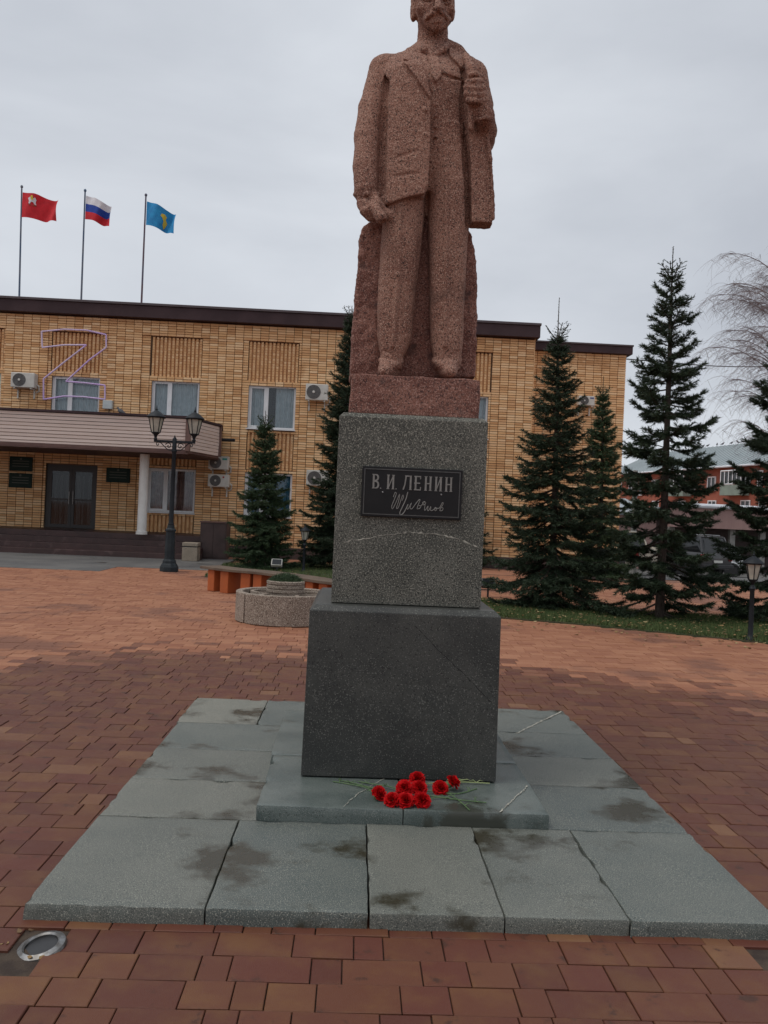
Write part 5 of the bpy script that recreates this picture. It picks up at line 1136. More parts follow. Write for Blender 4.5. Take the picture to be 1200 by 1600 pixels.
def build_figure():
    G = Field((-0.24, 4.46, 2.280), (0.86, 5.28, 4.86), 0.0052)
    # --- trousers
    G.loft([(250, 592, 664, -0.03, 0.15), (300, 597, 662, -0.04, 0.145), (350, 597, 660, -0.06, 0.125), (400, 594, 656, -0.075, 0.115), (450, 591, 649, -0.085, 0.105),
            (500, 589, 644, -0.085, 0.10), (535, 589, 641, -0.085, 0.10), (552, 592, 634, -0.09, 0.09), (566, 595, 627, -0.10, 0.075), (582, 597, 626, -0.10, 0.07)], 2.6, 0.012)
    G.loft([(215, 670, 729, -0.03, 0.15), (300, 668, 730, -0.04, 0.145), (350, 668, 730, -0.05, 0.13), (400, 668, 727, -0.06, 0.12), (450, 669, 724, -0.07, 0.11),
            (500, 669, 721, -0.07, 0.105), (535, 671, 720, -0.075, 0.105), (552, 673, 718, -0.08, 0.095), (566, 676, 716, -0.09, 0.08), (582, 677, 715, -0.09, 0.075)], 2.6, 0.012)
    # crotch web between the legs, shallow behind
    G.loft([(225, 630, 705, 0.0, 0.12), (300, 640, 690, 0.02, 0.09), (340, 645, 685, 0.03, 0.07)], 2.6, 0.03)
    # --- shoes
    for (uh, ut, vt) in ((611, 600, 583), (697, 704, 583)):
        G.chain([P(uh, 578, -0.08), P((uh + ut) / 2, 577.5, -0.15), P(ut, 581, -0.225)], [0.055, 0.050, 0.034], 0.012)
        G.chain([P(uh, 586, -0.07), P(ut, 585, -0.23)], [0.060, 0.045], 0.006, flat=1.0) if False else None
    # trouser hems breaking over the shoes
    G.chain([P(594, 563, -0.12), P(603, 570, -0.175), P(615, 571, -0.185), P(627, 565, -0.13)], [0.010, 0.010, 0.010, 0.010], 0.03)
    G.chain([P(677, 563, -0.11), P(688, 570, -0.165), P(704, 571, -0.175), P(716, 564, -0.12)], [0.010, 0.010, 0.010, 0.010], 0.03)
    # --- torso: waistcoat (inner) then jacket shells
    rows = [(74, 655, 700, 0.0, 0.07), (86, 638, 714, 0.0, 0.085), (99, 614, 733, 0.0, 0.10), (112, 600, 744, -0.01, 0.13), (130, 598, 746, -0.02, 0.16), (150, 600, 742, -0.03, 0.17), (200, 600, 736, -0.03, 0.165),
            (235, 604, 732, -0.03, 0.158), (270, 612, 726, -0.03, 0.14), (310, 625, 715, -0.03, 0.10)]
    torso, tlo, thi = loft_fn(rows, 2.5); G.add(torso, tlo - 0.03, thi + 0.03, 0.03)
    def shell(poly, dy, off, k=0.006, front=True, base=torso, lo=tlo, hi=thi):
        pf = poly_sd(pxpoly(poly, dy))
        def fn(x, y, z):
            d = np.maximum(base(x, y, z) - off, pf(x[:, 0, :], z[0]) [:, None, :])
            return np.maximum(d, y - (YC + 0.0)) if front else d
        G.add(fn, lo - 0.08, hi + 0.08, k)
    # jacket, his right side: full wrap with a hem
    jr = [(84, 640, 712, 0.0, 0.088), (97, 614, 735, 0.0, 0.108), (111, 597, 748, -0.01, 0.14), (130, 593, 750, -0.02, 0.18), (160, 594, 746, -0.03, 0.192), (210, 592, 742, -0.035, 0.192), (260, 588, 738, -0.035, 0.196), (345, 586, 736, -0.035, 0.20)]
    jf, jlo, jhi = loft_fn(jr, 2.5)
    shell([(560, 60), (650, 60), (655, 80), (673, 152), (672, 230), (669, 287), (663, 302), (640, 306), (608, 313), (560, 315)], -0.235, 0.0, 0.004, False, jf, jlo, jhi)
    # jacket, his left side, drawn open: panel that hangs from the gripped lapel
    G.loft([(98, 724, 742, -0.07, 0.05), (125, 724, 748, -0.085, 0.055), (160, 724, 752, -0.10, 0.055), (190, 724, 757, -0.10, 0.055), (220, 726, 762, -0.10, 0.055), (250, 727, 766, -0.10, 0.055), (300, 729, 769, -0.10, 0.055), (345, 730, 771, -0.10, 0.057), (347, 730, 771, -0.10, 0.055)], 5.0, 0.008, -0.155)
    G.chain([P(722, 108, -0.15), P(723, 160, -0.165), P(725, 215, -0.155), P(727, 260, -0.14), P(729, 300, -0.135), P(731, 352, -0.13)], [0.014, 0.022, 0.026, 0.030, 0.030, 0.028], 0.005, True)
    G.chain([P(723, 130, -0.13), P(725, 215, -0.115), P(729, 300, -0.10), P(731, 352, -0.10)], [0.010, 0.013, 0.016, 0.016], 0.008, True)  # groove beside the body
    G.chain([P(742, 200, -0.165), P(746, 260, -0.17), P(748, 345, -0.172)], [0.004, 0.010, 0.014], 0.02, True)                       # fold in the panel
    G.chain([P(757, 190, -0.155), P(766, 250, -0.155), P(769, 300, -0.155), P(770, 342, -0.155)], [0.010, 0.012, 0.012, 0.012], 0.006)   # hem roll at the outer edge
    # side seam ticks of the hem strip
    for i in range(22):
        v = 250 + i * 4.1; G.cap(P(762 + i * 0.15, v, -0.165), P(771, v + 0.6, -0.15), 0.0035, None, 0.004, True)
    # shoulders
    G.chain([P(640, 112, 0.0), P(603, 109, 0.0)], [0.078, 0.080], 0.03); G.chain([P(606, 100, -0.03), P(590, 107, -0.02)], [0.045, 0.05], 0.03); G.chain([P(705, 108, 0.0), P(739, 116, 0.0)], [0.075, 0.072], 0.03)
    G.chain([P(664, 84, 0.05), P(625, 98, 0.03)], [0.06, 0.05], 0.04); G.chain([P(688, 82, 0.05), P(732, 102, 0.02)], [0.06, 0.05], 0.04)
    # --- his right arm, hanging
    G.chain([P(599, 112, 0.0), P(583, 170, -0.02), P(576, 218, -0.045), P(573, 262, -0.085), P(573, 300, -0.115)], [0.086, 0.085, 0.084, 0.078, 0.072], 0.012, flat=0.92)
    G.chain([P(606, 112, -0.095), P(604, 135, -0.115), P(601, 180, -0.115), P(599, 230, -0.12), P(596, 300, -0.15)], [0.012, 0.022, 0.028, 0.030, 0.026], 0.012, True)
    G.chain([P(604, 125, -0.145), P(600, 200, -0.15), P(597, 300, -0.18)], [0.012, 0.016, 0.018], 0.02, True)  # armpit groove
    G.chain([P(554, 304, -0.10), P(572, 303, -0.195), P(592, 304, -0.14)], [0.010, 0.010, 0.010], 0.010)                            # cuff
    # hand gripping a rolled cap
    G.ell(P(575, 317, -0.125), (0.062, 0.055, 0.066), 0.02)
    G.chain([P(563, 318, -0.15), P(568, 330, -0.175), P(578, 341, -0.165)], [0.022, 0.021, 0.018], 0.007)
    G.chain([P(572, 316, -0.175), P(576, 329, -0.195), P(584, 341, -0.18)], [0.022, 0.021, 0.018], 0.006)
    G.chain([P(581, 314, -0.18), P(585, 326, -0.20), P(591, 337, -0.185)], [0.021, 0.020, 0.017], 0.006)
    G.chain([P(590, 313, -0.165), P(594, 322, -0.19), P(597, 331, -0.18)], [0.019, 0.018, 0.015], 0.006)
    G.chain([P(586, 305, -0.18), P(590, 317, -0.215), P(591, 327, -0.225)], [0.019, 0.018, 0.015], 0.006)                             # thumb
    G.chain([P(583, 322, -0.215), P(596, 341, -0.235)], [0.024, 0.034], 0.005); G.chain([P(596, 330, -0.17), P(606, 336, -0.17)], [0.03, 0.028], 0.02)
    G.cap(P(600, 351, -0.24), P(602, 354, -0.235), 0.030, None, 0.005, True)
    # --- his left arm, bent up to the lapel
    G.chain([P(741, 117, 0.0), P(748, 165, 0.01), P(752, 216, 0.02)], [0.078, 0.083, 0.080], 0.015)
    G.chain([P(751, 222, 0.02), P(757, 205, -0.10), P(757, 184, -0.205)], [0.078, 0.068, 0.058], 0.02)
    G.chain([P(748, 186, -0.27), P(760, 184, -0.275), P(768, 186, -0.23)], [0.010, 0.010, 0.010], 0.010)                             # cuff
    G.cap(P(762, 200, -0.24), P(769, 230, -0.19), 0.012, 0.018, 0.012, True)                                                          # dark pocket under the cuff
    G.ell(P(748, 150, -0.235), (0.052, 0.052, 0.070), 0.02)
    G.chain([P(757, 178, -0.225), P(752, 160, -0.235)], [0.05, 0.048], 0.02)
    for (va, vb, ul, ur, rr) in ((126, 129, 731, 751, 0.020), (137.5, 137, 729, 754, 0.021), (148, 146.5, 730, 756, 0.020), (157.5, 156.5, 732, 756, 0.018)):
        G.chain([P(ur, va + 1, -0.265), P((ul + ur) / 2, (va + vb) / 2, -0.300), P(ul, vb, -0.270), P(ul + 1, vb + 1, -0.225)], [rr, rr, rr * 0.95, rr * 0.8], 0.005)
    for vv in (132.5, 143, 153): G.chain([P(752, vv + 0.5, -0.29), P(742, vv, -0.325), P(731, vv, -0.295)], [0.005, 0.007, 0.006], 0.004, True)
    G.chain([P(752, 122, -0.235), P(743, 116, -0.265), P(735, 117, -0.262)], [0.021, 0.019, 0.015], 0.006)                            # thumb over the lapel
    # gripped lapel bundle
    G.chain([P(728, 88, -0.155), P(736, 108, -0.21), P(738, 126, -0.235)], [0.022, 0.030, 0.026], 0.012)
    G.chain([P(738, 160, -0.225), P(736, 200, -0.22)], [0.028, 0.018], 0.015)
    # --- lapels, collar, shirt, tie
    shell([(650, 66), (657, 78), (673, 152), (671, 156), (648, 122), (627, 96), (630, 90), (641, 89), (630, 84), (642, 70)], -0.22, 0.014, 0.003, True, jf, jlo, jhi)
    G.chain([P(627, 97, -0.185), P(647, 124, -0.222), P(671, 158, -0.238)], [0.012, 0.015, 0.012], 0.004, True)                      # lapel shadow line
    G.chain([P(628, 86.5, -0.165), P(641, 89, -0.20)], [0.008, 0.006], 0.004, True)                                                    # notch
    shell([(704, 64), (722, 74), (728, 92), (722, 108), (712, 96), (704, 82)], -0.16, 0.024, 0.004)
    G.chain([P(706, 70, -0.10), P(716, 84, -0.16), P(720, 108, -0.185), P(720, 124, -0.19)], [0.008, 0.008, 0.009, 0.008], 0.006, True)
    G.chain([P(657, 72, -0.04), P(663, 77, -0.10), P(675, 86, -0.125)], [0.022, 0.020, 0.014], 0.01); G.chain([P(699, 72, -0.04), P(693, 77, -0.10), P(680, 86, -0.125)], [0.022, 0.020, 0.014], 0.01)
    G.chain([P(659, 76, 0.02), P(645, 88, -0.02), P(632, 100, -0.06)], [0.046, 0.048, 0.046], 0.02); G.chain([P(698, 74, 0.02), P(714, 84, -0.02), P(730, 100, -0.05)], [0.044, 0.046, 0.046], 0.02)   # jacket collar
      # shirt collar
    shell([(672, 82), (684, 82), (687, 90), (690, 122), (680, 134), (672, 120), (671, 92)], -0.17, 0.012, 0.004)                     # tie
    G.cap(P(668, 78, -0.12), P(672, 150, -0.205), 0.006, 0.004, 0.006, True)
    G.chain([P(689, 115, -0.185), P(704, 121, -0.182), P(717, 126, -0.165)], [0.009, 0.012, 0.012], 0.004, True)                       # waistcoat arm edge
    G.chain([P(675, 145, -0.205), P(674, 225, -0.205), P(672, 290, -0.185)], [0.009, 0.010, 0.012], 0.006, True)
    for v in (165, 182, 199, 214): G.ell(P(681, v, -0.195), (0.010, 0.010, 0.010), 0.004)
    G.chain([P(690, 235, -0.212), P(705, 227, -0.205), P(716, 223, -0.188)], [0.010, 0.013, 0.010], 0.004, True)                      # waistcoat hem point
    G.chain([P(690, 236, -0.19), P(680, 240, -0.19), P(672, 232, -0.19)], [0.004, 0.005, 0.004], 0.005, True)
    # trouser front: crease, flap, folds
    G.chain([P(667, 280, -0.205), P(664, 320, -0.17), P(661, 400, -0.15), P(658, 520, -0.14)], [0.014, 0.028, 0.032, 0.034], 0.012, True)
    G.chain([P(697, 250, -0.185), P(697, 400, -0.185), P(696, 540, -0.18)], [0.007, 0.008, 0.007], 0.02)
    G.chain([P(626, 320, -0.19), P(622, 430, -0.195), P(614, 540, -0.19)], [0.007, 0.008, 0.007], 0.02)
    for a, b, c, r in (((600, 548), (618, 556), (636, 550), 0.006), ((680, 548), (698, 557), (716, 550), 0.006)):
        G.chain([P(*a, -0.16), P(*b, -0.20), P(*c, -0.16)], [r, r * 1.3, r], 0.014, True)
    # jacket folds on his right side, pocket, buttons
    for a, b, r in (((604, 250), (650, 235), 0.005), ((606, 275), (655, 270), 0.004), ((620, 150), (645, 190), 0.004)):
        G.cap(P(*a, -0.20), P(*b, -0.235), r, None, 0.016, True)
    for v in (172, 210): G.ell(P(665, v, -0.225), (0.013, 0.012, 0.013), 0.004)
    # --- head
    c = P(676, 4, -0.005)
    G.ell(c + Vector((0, 0.022, 0.035)), (0.126, 0.160, 0.158), 0.03)
    G.chain([P(675, 84, 0.035), P(677, 34, 0.03)], [0.094, 0.086], 0.012)                 # neck
    G.ell(P(677, 21, -0.045), (0.092, 0.105, 0.100), 0.03)                                # jaw
    G.ell(P(681, 29, -0.100), (0.058, 0.058, 0.052), 0.02)                               # chin
    G.ell(P(659, 14, -0.085), (0.034, 0.034, 0.030), 0.02); G.ell(P(702, 14, -0.075), (0.030, 0.034, 0.030), 0.02)   # cheekbones
    G.chain([P(656, -6, -0.105), P(668, -11, -0.145), P(680, -7.5, -0.160), P(686, -7.5, -0.160), P(694, -11, -0.142), P(705, -6, -0.098)], [0.007, 0.010, 0.010, 0.010, 0.010, 0.007], 0.022)   # brow
    G.ell(P(668, 0.5, -0.142), (0.027, 0.024, 0.017), 0.008, True); G.ell(P(697, 0.5, -0.138), (0.025, 0.024, 0.017), 0.008, True)   # sockets
    G.ell(P(668, 1, -0.120), (0.021, 0.017, 0.012), 0.003); G.ell(P(697, 1, -0.115), (0.020, 0.017, 0.012), 0.003)               # eyes
    G.chain([P(660, 0, -0.122), P(668, -3, -0.137), P(676, 0, -0.134)], [0.005, 0.006, 0.005], 0.003); G.chain([P(690, 0, -0.130), P(697, -3, -0.132), P(704, 0, -0.116)], [0.005, 0.006, 0.005], 0.003)   # lids
    G.chain([P(661, 4, -0.120), P(668, 6, -0.130), P(676, 4, -0.130)], [0.004, 0.005, 0.004], 0.004); G.chain([P(690, 4, -0.126), P(697, 6, -0.126), P(703, 4, -0.114)], [0.004, 0.005, 0.004], 0.004)
    G.chain([P(683, -7, -0.155), P(684.5, 6, -0.190), P(685, 12.5, -0.200)], [0.012, 0.015, 0.019], 0.010)                            # nose
    G.ell(P(678.5, 14, -0.172), (0.012, 0.015, 0.010), 0.006); G.ell(P(691, 14, -0.170), (0.011, 0.015, 0.010), 0.006)
    G.chain([P(673, 12, -0.150), P(666, 22, -0.140)], [0.004, 0.005], 0.010, True); G.chain([P(696, 12, -0.145), P(702, 22, -0.130)], [0.004, 0.005], 0.010, True)   # cheek folds
    G.chain([P(685, 19.5, -0.180), P(676, 21.5, -0.176), P(669, 26, -0.152), P(665, 29.5, -0.135)], [0.010, 0.013, 0.010, 0.005], 0.004)   # moustache
    G.chain([P(685, 19.5, -0.180), P(692, 21.5, -0.174), P(697, 26, -0.146), P(700, 29.5, -0.128)], [0.010, 0.013, 0.010, 0.005], 0.004)
    G.chain([P(672, 28, -0.170), P(684, 26, -0.185), P(696, 28, -0.160)], [0.009, 0.012, 0.009], 0.004, True)                   # mouth line
    G.ell(P(684, 31, -0.150), (0.026, 0.014, 0.010), 0.006)
    G.chain([P(683, 35, -0.135), P(683, 40, -0.128)], [0.042, 0.036], 0.014)                                                        # short beard
    G.chain([P(668, 32, -0.105), P(674, 39, -0.110)], [0.026, 0.026], 0.016); G.chain([P(699, 32, -0.095), P(693, 39, -0.105)], [0.024, 0.026], 0.016)
    for uu, s_ in ((646, -1), (706, 1)):                                                                                          # ears
        G.ell(P(uu, 23, 0.01), (0.019, 0.034, 0.040), 0.02); G.ell(P(uu + s_ * 4.5, 22, -0.008), (0.009, 0.016, 0.024), 0.006, True)
    G.chain([P(651, 16, 0.015), P(649, -14, 0.0)], [0.024, 0.008], 0.03); G.chain([P(702, 16, 0.015), P(704, -14, 0.0)], [0.024, 0.008], 0.03)   # side hair
    V, Q = surface_nets(G.F, G.lo, G.h)
    return roughen(V, Q, [(9, 0.0030, 1), (38, 0.0016, 2), (100, 0.0018, 3)]), Q
def build_support():
    G = Field((-0.18, 4.79, 2.280), (0.76, 5.24, 3.44), 0.009)
    pf = poly_sd(pxpoly([(547, 592), (552, 500), (558, 420), (562, 376), (566, 358), (578, 348), (600, 336), (700, 330), (722, 350), (736, 372), (742, 400), (745, 450), (744, 500), (742, 592)], 0.02))
    def fn(x, y, z):
        d2 = pf(x[:, 0, :], z[0])[:, None, :]; dy = np.abs(y - (YC + 0.10)) - 0.125
        return np.maximum(d2, dy) + 0.0 * x
    G.add(lambda x, y, z: np.sqrt(np.maximum(fn(x, y, z) + 0.03, 0) ** 2) - 0.03 + np.minimum(fn(x, y, z) + 0.03, 0), (-0.3, 4.6, 2.2), (0.9, 5.4, 3.5), 0.01)
    V, Q = surface_nets(G.F, G.lo, G.h)
    return roughen(V, Q, [(7, 0.010, 11), (20, 0.0045, 12), (48, 0.004, 13), (100, 0.003, 14)]), Q
st = thing('granite_statue', 'red granite statue of a bearded man gripping his lapel on the pedestal', 'statue', (0.295, YC, 2.087))
for nm, bf, mt in (('figure', build_figure, 'stone'), ('back_support', build_support, 'stone_dark')):
    V_, Q_ = bf(); me_ = fastmesh(nm, V_ - np.array(ORG[st]), Q_, smooth=True); link(nm, me_, M[mt], st)
def chipped_block(x0, x1, y0, y1, z0, z1, n=26, amp=0.006, seed=5, taper=0.0):
    """block with subdivided, slightly irregular faces"""
    bm = bmesh.new(); bmesh.ops.create_cube(bm, size=1.0)
    bmesh.ops.bevel(bm, geom=bm.edges[:], offset=0.02, segments=2, profile=0.5, affect='EDGES')
    bmesh.ops.subdivide_edges(bm, edges=bm.edges[:], cuts=n, use_grid_fill=True)
    V = np.array([v.co[:] for v in bm.verts]); V = (V + 0.5) * np.array([x1 - x0, y1 - y0, z1 - z0]) + np.array([x0, y0, z0])
    nr = np.array([v.normal[:] for v in bm.verts])
    V = V + nr * (amp * vnoise(V, 9, seed) + amp * 0.6 * vnoise(V, 30, seed + 1))[:, None]
    for v, p in zip(bm.verts, V): v.co = p
    return bm
bm_ = chipped_block(-0.062, 0.653, 4.578, 5.27, 2.087, 2.303)
me_ = bpy.data.meshes.new('plinth'); bmesh.ops.translate(bm_, verts=bm_.verts, vec=-ORG[st]); bm_.to_mesh(me_); bm_.free()
link('plinth', me_, M['stone_dark'], st)

# ================================================================== street furniture
def lantern(mbs, c, s):
    """four-sided tapered lantern at base point c, height about 0.52*s; fills frame, glass, cap meshes"""
    fr_, gl, cap, foot = mbs; c = Vector(c); n = 6
    def ring(r, z): return [c + Vector((r * s * math.cos(2 * math.pi * k / n + 0.26), r * s * math.sin(2 * math.pi * k / n + 0.26), z * s)) for k in range(n)]
    foot.lathe([(0.028 * s, -0.16 * s), (0.05 * s, -0.13 * s), (0.03 * s, -0.10 * s), (0.045 * s, -0.04 * s), (0.09 * s, 0.0), (0.10 * s, 0.02 * s), (0.0, 0.021 * s)], c, 12)
    lo, hi = ring(0.092, 0.02), ring(0.165, 0.36); gl.add(lo + hi, [tuple(reversed(range(n))), tuple(range(n, 2 * n))] + [(k, (k + 1) % n, n + (k + 1) % n, n + k) for k in range(n)])
    lo, hi = ring(0.100, 0.018), ring(0.172, 0.365)
    for k in range(n): fr_.tube([lo[k], hi[k]], 0.011 * s, 5); fr_.tube([hi[k], hi[(k + 1) % n]], 0.012 * s, 5); fr_.tube([lo[k], lo[(k + 1) % n]], 0.011 * s, 5)
    cap.lathe([(0.0, 0.362 * s), (0.215 * s, 0.362 * s), (0.225 * s, 0.385 * s), (0.17 * s, 0.44 * s), (0.10 * s, 0.495 * s), (0.045 * s, 0.525 * s), (0.022 * s, 0.545 * s), (0.03 * s, 0.565 * s), (0.012 * s, 0.585 * s), (0.005 * s, 0.66 * s)], c, 24)
def add_lantern(t, c, s):
    fr_, gl, cap, foot = MB(), MB(), MB(), MB(); lantern((fr_, gl, cap, foot), c, s)
    la = part('lantern', foot, M['iron'], t, smooth=True); part('lantern_roof', cap, M['iron'], la, smooth=True); part('cage', fr_, M['iron'], la); part('lantern_glass', gl, M['frosted'], la)
b = gz(264, 893); t = thing('street_lamp', 'black cast iron street lamp with two lanterns before the entrance', 'street lamp', (b.x, b.y, 0))
mb = MB(); mb.lathe([(0.21, 0.0), (0.21, 0.10), (0.18, 0.16), (0.155, 0.19), (0.15, 0.24), (0.125, 0.28)], (b.x, b.y, 0), 8, a0=0.39); part('foot', mb, M['iron_worn'], t, bevel=0.01)
mb = MB(); mb.lathe([(0.115, 0.28), (0.105, 0.9), (0.12, 0.91), (0.12, 0.95), (0.085, 0.98), (0.075, 1.05)], (b.x, b.y, 0), 8, a0=0.39); part('lower_post', mb, M['iron_worn'], t)
za = py(270, 690, b.y).z
mb = MB(); mb.lathe([(0.062, 1.05), (0.068, 1.07), (0.055, 1.10), (0.045, za - 0.25), (0.062, za - 0.22), (0.05, za - 0.18), (0.05, za + 0.06), (0.02, za + 0.1), (0.0, za + 0.16)], (b.x, b.y, 0), 14); part('post', mb, M['iron'], t, smooth=True)
AW = 0.43
mb = MB(); mb.obox((b.x, b.y, za), (2 * AW + 0.06, 0.045, 0.05)); part('arm', mb, M['iron'], t)
mb = MB()
for sx in (-1, 1):
    def spiral(cx, cz, r0, turns, a0, dirn): return [Vector((b.x + sx * (cx + r0 * (1 - k / 20) * math.cos(a0 + dirn * turns * 6.283 * k / 20)), b.y, cz + r0 * (1 - k / 20) * math.sin(a0 + dirn * turns * 6.283 * k / 20))) for k in range(19)]
    mb.tube(spiral(0.13, za - 0.10, 0.075, 1.3, 0.3, 1), 0.011, 5); mb.tube(spiral(0.37, za - 0.07, 0.055, 1.2, 2.6, -1), 0.010, 5)
    mb.tube(catmull([(b.x + sx * 0.05, b.y, za - 0.20), (b.x + sx * 0.14, b.y, za - 0.185), (b.x + sx * 0.22, b.y, za - 0.12), (b.x + sx * 0.32, b.y, za - 0.025)], 5), 0.011, 5)
part('scrollwork', mb, M['iron'], t, smooth=True)
for sx in (-1, 1): add_lantern(t, (b.x + sx * AW, b.y, za + 0.17), 0.96)
def garden_lamp(u, v, vt, lab):
    b = gz(u, v); H = py(u, vt, b.y).z; t = thing('garden_lamp', lab, 'garden lamp', (b.x, b.y, 0), 'low garden lamps'); s = 0.62
    zl = H - 0.66 * s
    mb = MB(); mb.lathe([(0.075, 0), (0.075, 0.03), (0.045, 0.06), (0.034, 0.10), (0.030, zl - 0.14), (0.045, zl - 0.11), (0.03, zl - 0.08)], (b.x, b.y, 0.0), 12); part('post', mb, M['iron'], t, smooth=True)
    add_lantern(t, (b.x, b.y, zl), s)
garden_lamp(1172, 1002, 860, 'low black garden lamp with one lantern on the right lawn edge')
garden_lamp(474, 894, 818, 'low dark garden lamp in front of the tall spruce left of the pedestal')
# floodlights
def floodlight(u, v, vt, lab, m, Yd=None):
    b = gz(u, v); h_ = py(u, vt, b.y).z; t = thing('floodlight', lab, 'floodlight', (b.x, b.y, 0))
    mb = MB(); mb.tube([(b.x, b.y, 0), (b.x, b.y, h_ * 0.5)], 0.02, 6); mb.obox((b.x - 0.14, b.y, h_ * 0.62), (0.015, 0.03, h_ * 0.5)); mb.obox((b.x + 0.14, b.y, h_ * 0.62), (0.015, 0.03, h_ * 0.5)); mb.obox((b.x, b.y, h_ * 0.42), (0.295, 0.03, 0.015)); part('bracket', mb, M['black'], t)
    mb = MB(); Rm = Matrix.Rotation(R_(-35), 3, 'X'); mb.obox((b.x, b.y, h_ * 0.8), (0.26, 0.10, 0.18), Rm); part('head', mb, M[m], t, bevel=0.015)
    mb = MB(); mb.obox(Vector((b.x, b.y, h_ * 0.8)) + Rm @ Vector((0, -0.053, 0)), (0.22, 0.006, 0.14), Rm); part('lens', mb, M['carglass'], t)
floodlight(432, 894, 876, 'small pale floodlight behind the curved bench', 'ac_white')
floodlight(762, 933, 906, 'small dark floodlight peeking out right of the pedestal', 'black')
# curved bench: boards on orange supports
bt = thing('curved_bench', 'long curved bench with dark boards on orange supports', 'bench', (-1.6, 16.4, 0))
arc = catmull([gz(312, 884, 0.43), gz(350, 889, 0.43), gz(400, 893.5, 0.43), gz(450, 900, 0.43), gz(512, 909, 0.43), gz(600, 917, 0.43), gz(690, 917, 0.43)], 6)
arc = [Vector((p.x, p.y, 0)) for p in arc]
nm = []
for i, p in enumerate(arc):
    tt = (arc[min(i + 1, len(arc) - 1)] - arc[max(i - 1, 0)]).normalized(); nm.append(Vector((-tt.y, tt.x, 0)))
for k in range(3):
    mb = MB(); V = []
    for p, n in zip(arc, nm):
        a, c = p + n * (0.005 + 0.155 * k), p + n * (0.150 + 0.155 * k)
        V += [a + Vector((0, 0, 0.385)), c + Vector((0, 0, 0.385)), c + Vector((0, 0, 0.432)), a + Vector((0, 0, 0.432))]
    m_ = len(arc); F = [(i * 4 + q, i * 4 + (q + 1) % 4, (i + 1) * 4 + (q + 1) % 4, (i + 1) * 4 + q) for i in range(m_ - 1) for q in range(4)] + [(0, 1, 2, 3), ((m_ - 1) * 4 + 3, (m_ - 1) * 4 + 2, (m_ - 1) * 4 + 1, (m_ - 1) * 4)]
    mb.add(V, F); part('board', mb, M['bench_top'], bt, bevel=0.006)
def arc_at(u):
    best = min(range(len(arc)), key=lambda i: abs(py(u, 890, arc[i].y).x - arc[i].x)); return arc[best], nm[best]
for u in (326, 347, 381, 399, 428, 446, 480, 502, 560, 585):
    p, n = arc_at(u); x = py(u, 890, p.y).x; p = Vector((x, p.y + (0 if abs(n.x) < 1e-6 else -(x - p.x) * n.x / n.y), 0)); ang = math.atan2(n.y, n.x) - math.pi / 2
    mb = MB(); mb.obox(p + n * 0.23 + Vector((0, 0, 0.192)), (0.20, 0.36, 0.384), rotz3(ang)); part('support', mb, M['bench_leg'], bt, bevel=0.01)
# round pebble-concrete planter with a raised middle bowl
pc = Vector((-0.925, 11.47, 0)); pl = thing('round_planter', 'round pebble-concrete planter with a raised middle bowl', 'planter', tuple(pc))
Ro, Hh = 0.67, 0.40
for k in range(3):      # outer shell in three curved segments with open joints
    a0, a1 = R_(222 + 120 * k + 0.9), R_(222 + 120 * (k + 1) - 0.9); mb = MB(); V = []; n = 16
    for i in range(n + 1):
        a = a0 + (a1 - a0) * i / n; cs, sn = math.cos(a), math.sin(a); V += [pc + Vector((r * cs, r * sn, z)) for r, z in ((Ro, 0.005), (Ro, Hh), (Ro - 0.09, Hh), (Ro - 0.09, 0.005))]
    mb.add(V, [(i * 4 + q, (i + 1) * 4 + q, (i + 1) * 4 + (q + 1) % 4, i * 4 + (q + 1) % 4) for i in range(n) for q in range(4)] + [(3, 2, 1, 0), (n * 4, n * 4 + 1, n * 4 + 2, n * 4 + 3)]); part('shell_segment', mb, M['aggregate'], pl, bevel=0.012)
for k in range(3):      # inner cups
    a = R_(140 + 120 * k); c = pc + Vector((0.315 * math.cos(a), 0.315 * math.sin(a), 0)); mb = MB()
    mb.lathe([(0.262, 0.06), (0.262, Hh - 0.02), (0.212, Hh - 0.02), (0.212, Hh - 0.14), (0.0, Hh - 0.13)], c, 28); part('cup', mb, M['aggregate'], pl, smooth=True)
    mb = MB(); mb.lathe([(0.214, Hh - 0.125), (0.0, Hh - 0.105)], c, 20); part('soil', mb, M['soil'], pl)
mb = MB(); prof = [(0.27, Hh - 0.19)]
for j in range(3): z = Hh + 0.055 * j - 0.01; prof += [(0.245, z), (0.26, z + 0.012), (0.26, z + 0.045), (0.245, z + 0.053)]
prof += [(0.21, Hh + 0.155), (0.205, Hh + 0.10), (0.0, Hh + 0.11)]
CT = pc + Vector((0.0, -0.02, 0)); mb.lathe(prof, CT, 32); part('middle_bowl', mb, M['aggregate'], pl, smooth=True)
# low juniper in the bowl
g = np.random.default_rng(3); N = 5200; a = g.uniform(0, 6.28, N); rr2 = np.sqrt(g.uniform(0, 1, N)) * 0.24; p = np.column_stack([rr2 * np.cos(a), rr2 * np.sin(a), g.uniform(0.0, 1, N) * 0.11 * (1.15 - (rr2 / 0.24) ** 2) + 0.01])
d = g.normal(size=(N, 3)); d[:, 2] = np.abs(d[:, 2]) + 0.35; d /= np.linalg.norm(d, axis=1)[:, None]; sd2 = np.cross(d, g.normal(size=(N, 3))); sd2 /= np.linalg.norm(sd2, axis=1)[:, None]
V = np.stack([p - sd2 * 0.004, p + sd2 * 0.004, p + d * g.uniform(0.03, 0.06, N)[:, None]], 1).reshape(-1, 3)
jt = thing('juniper', 'low green juniper growing in the middle bowl of the planter', 'shrub', (CT.x, CT.y, Hh + 0.11)); link('foliage', fastmesh('foliage', V, np.arange(3 * N).reshape(-1, 3)), M['needle_lt'], jt)
mb = MB()
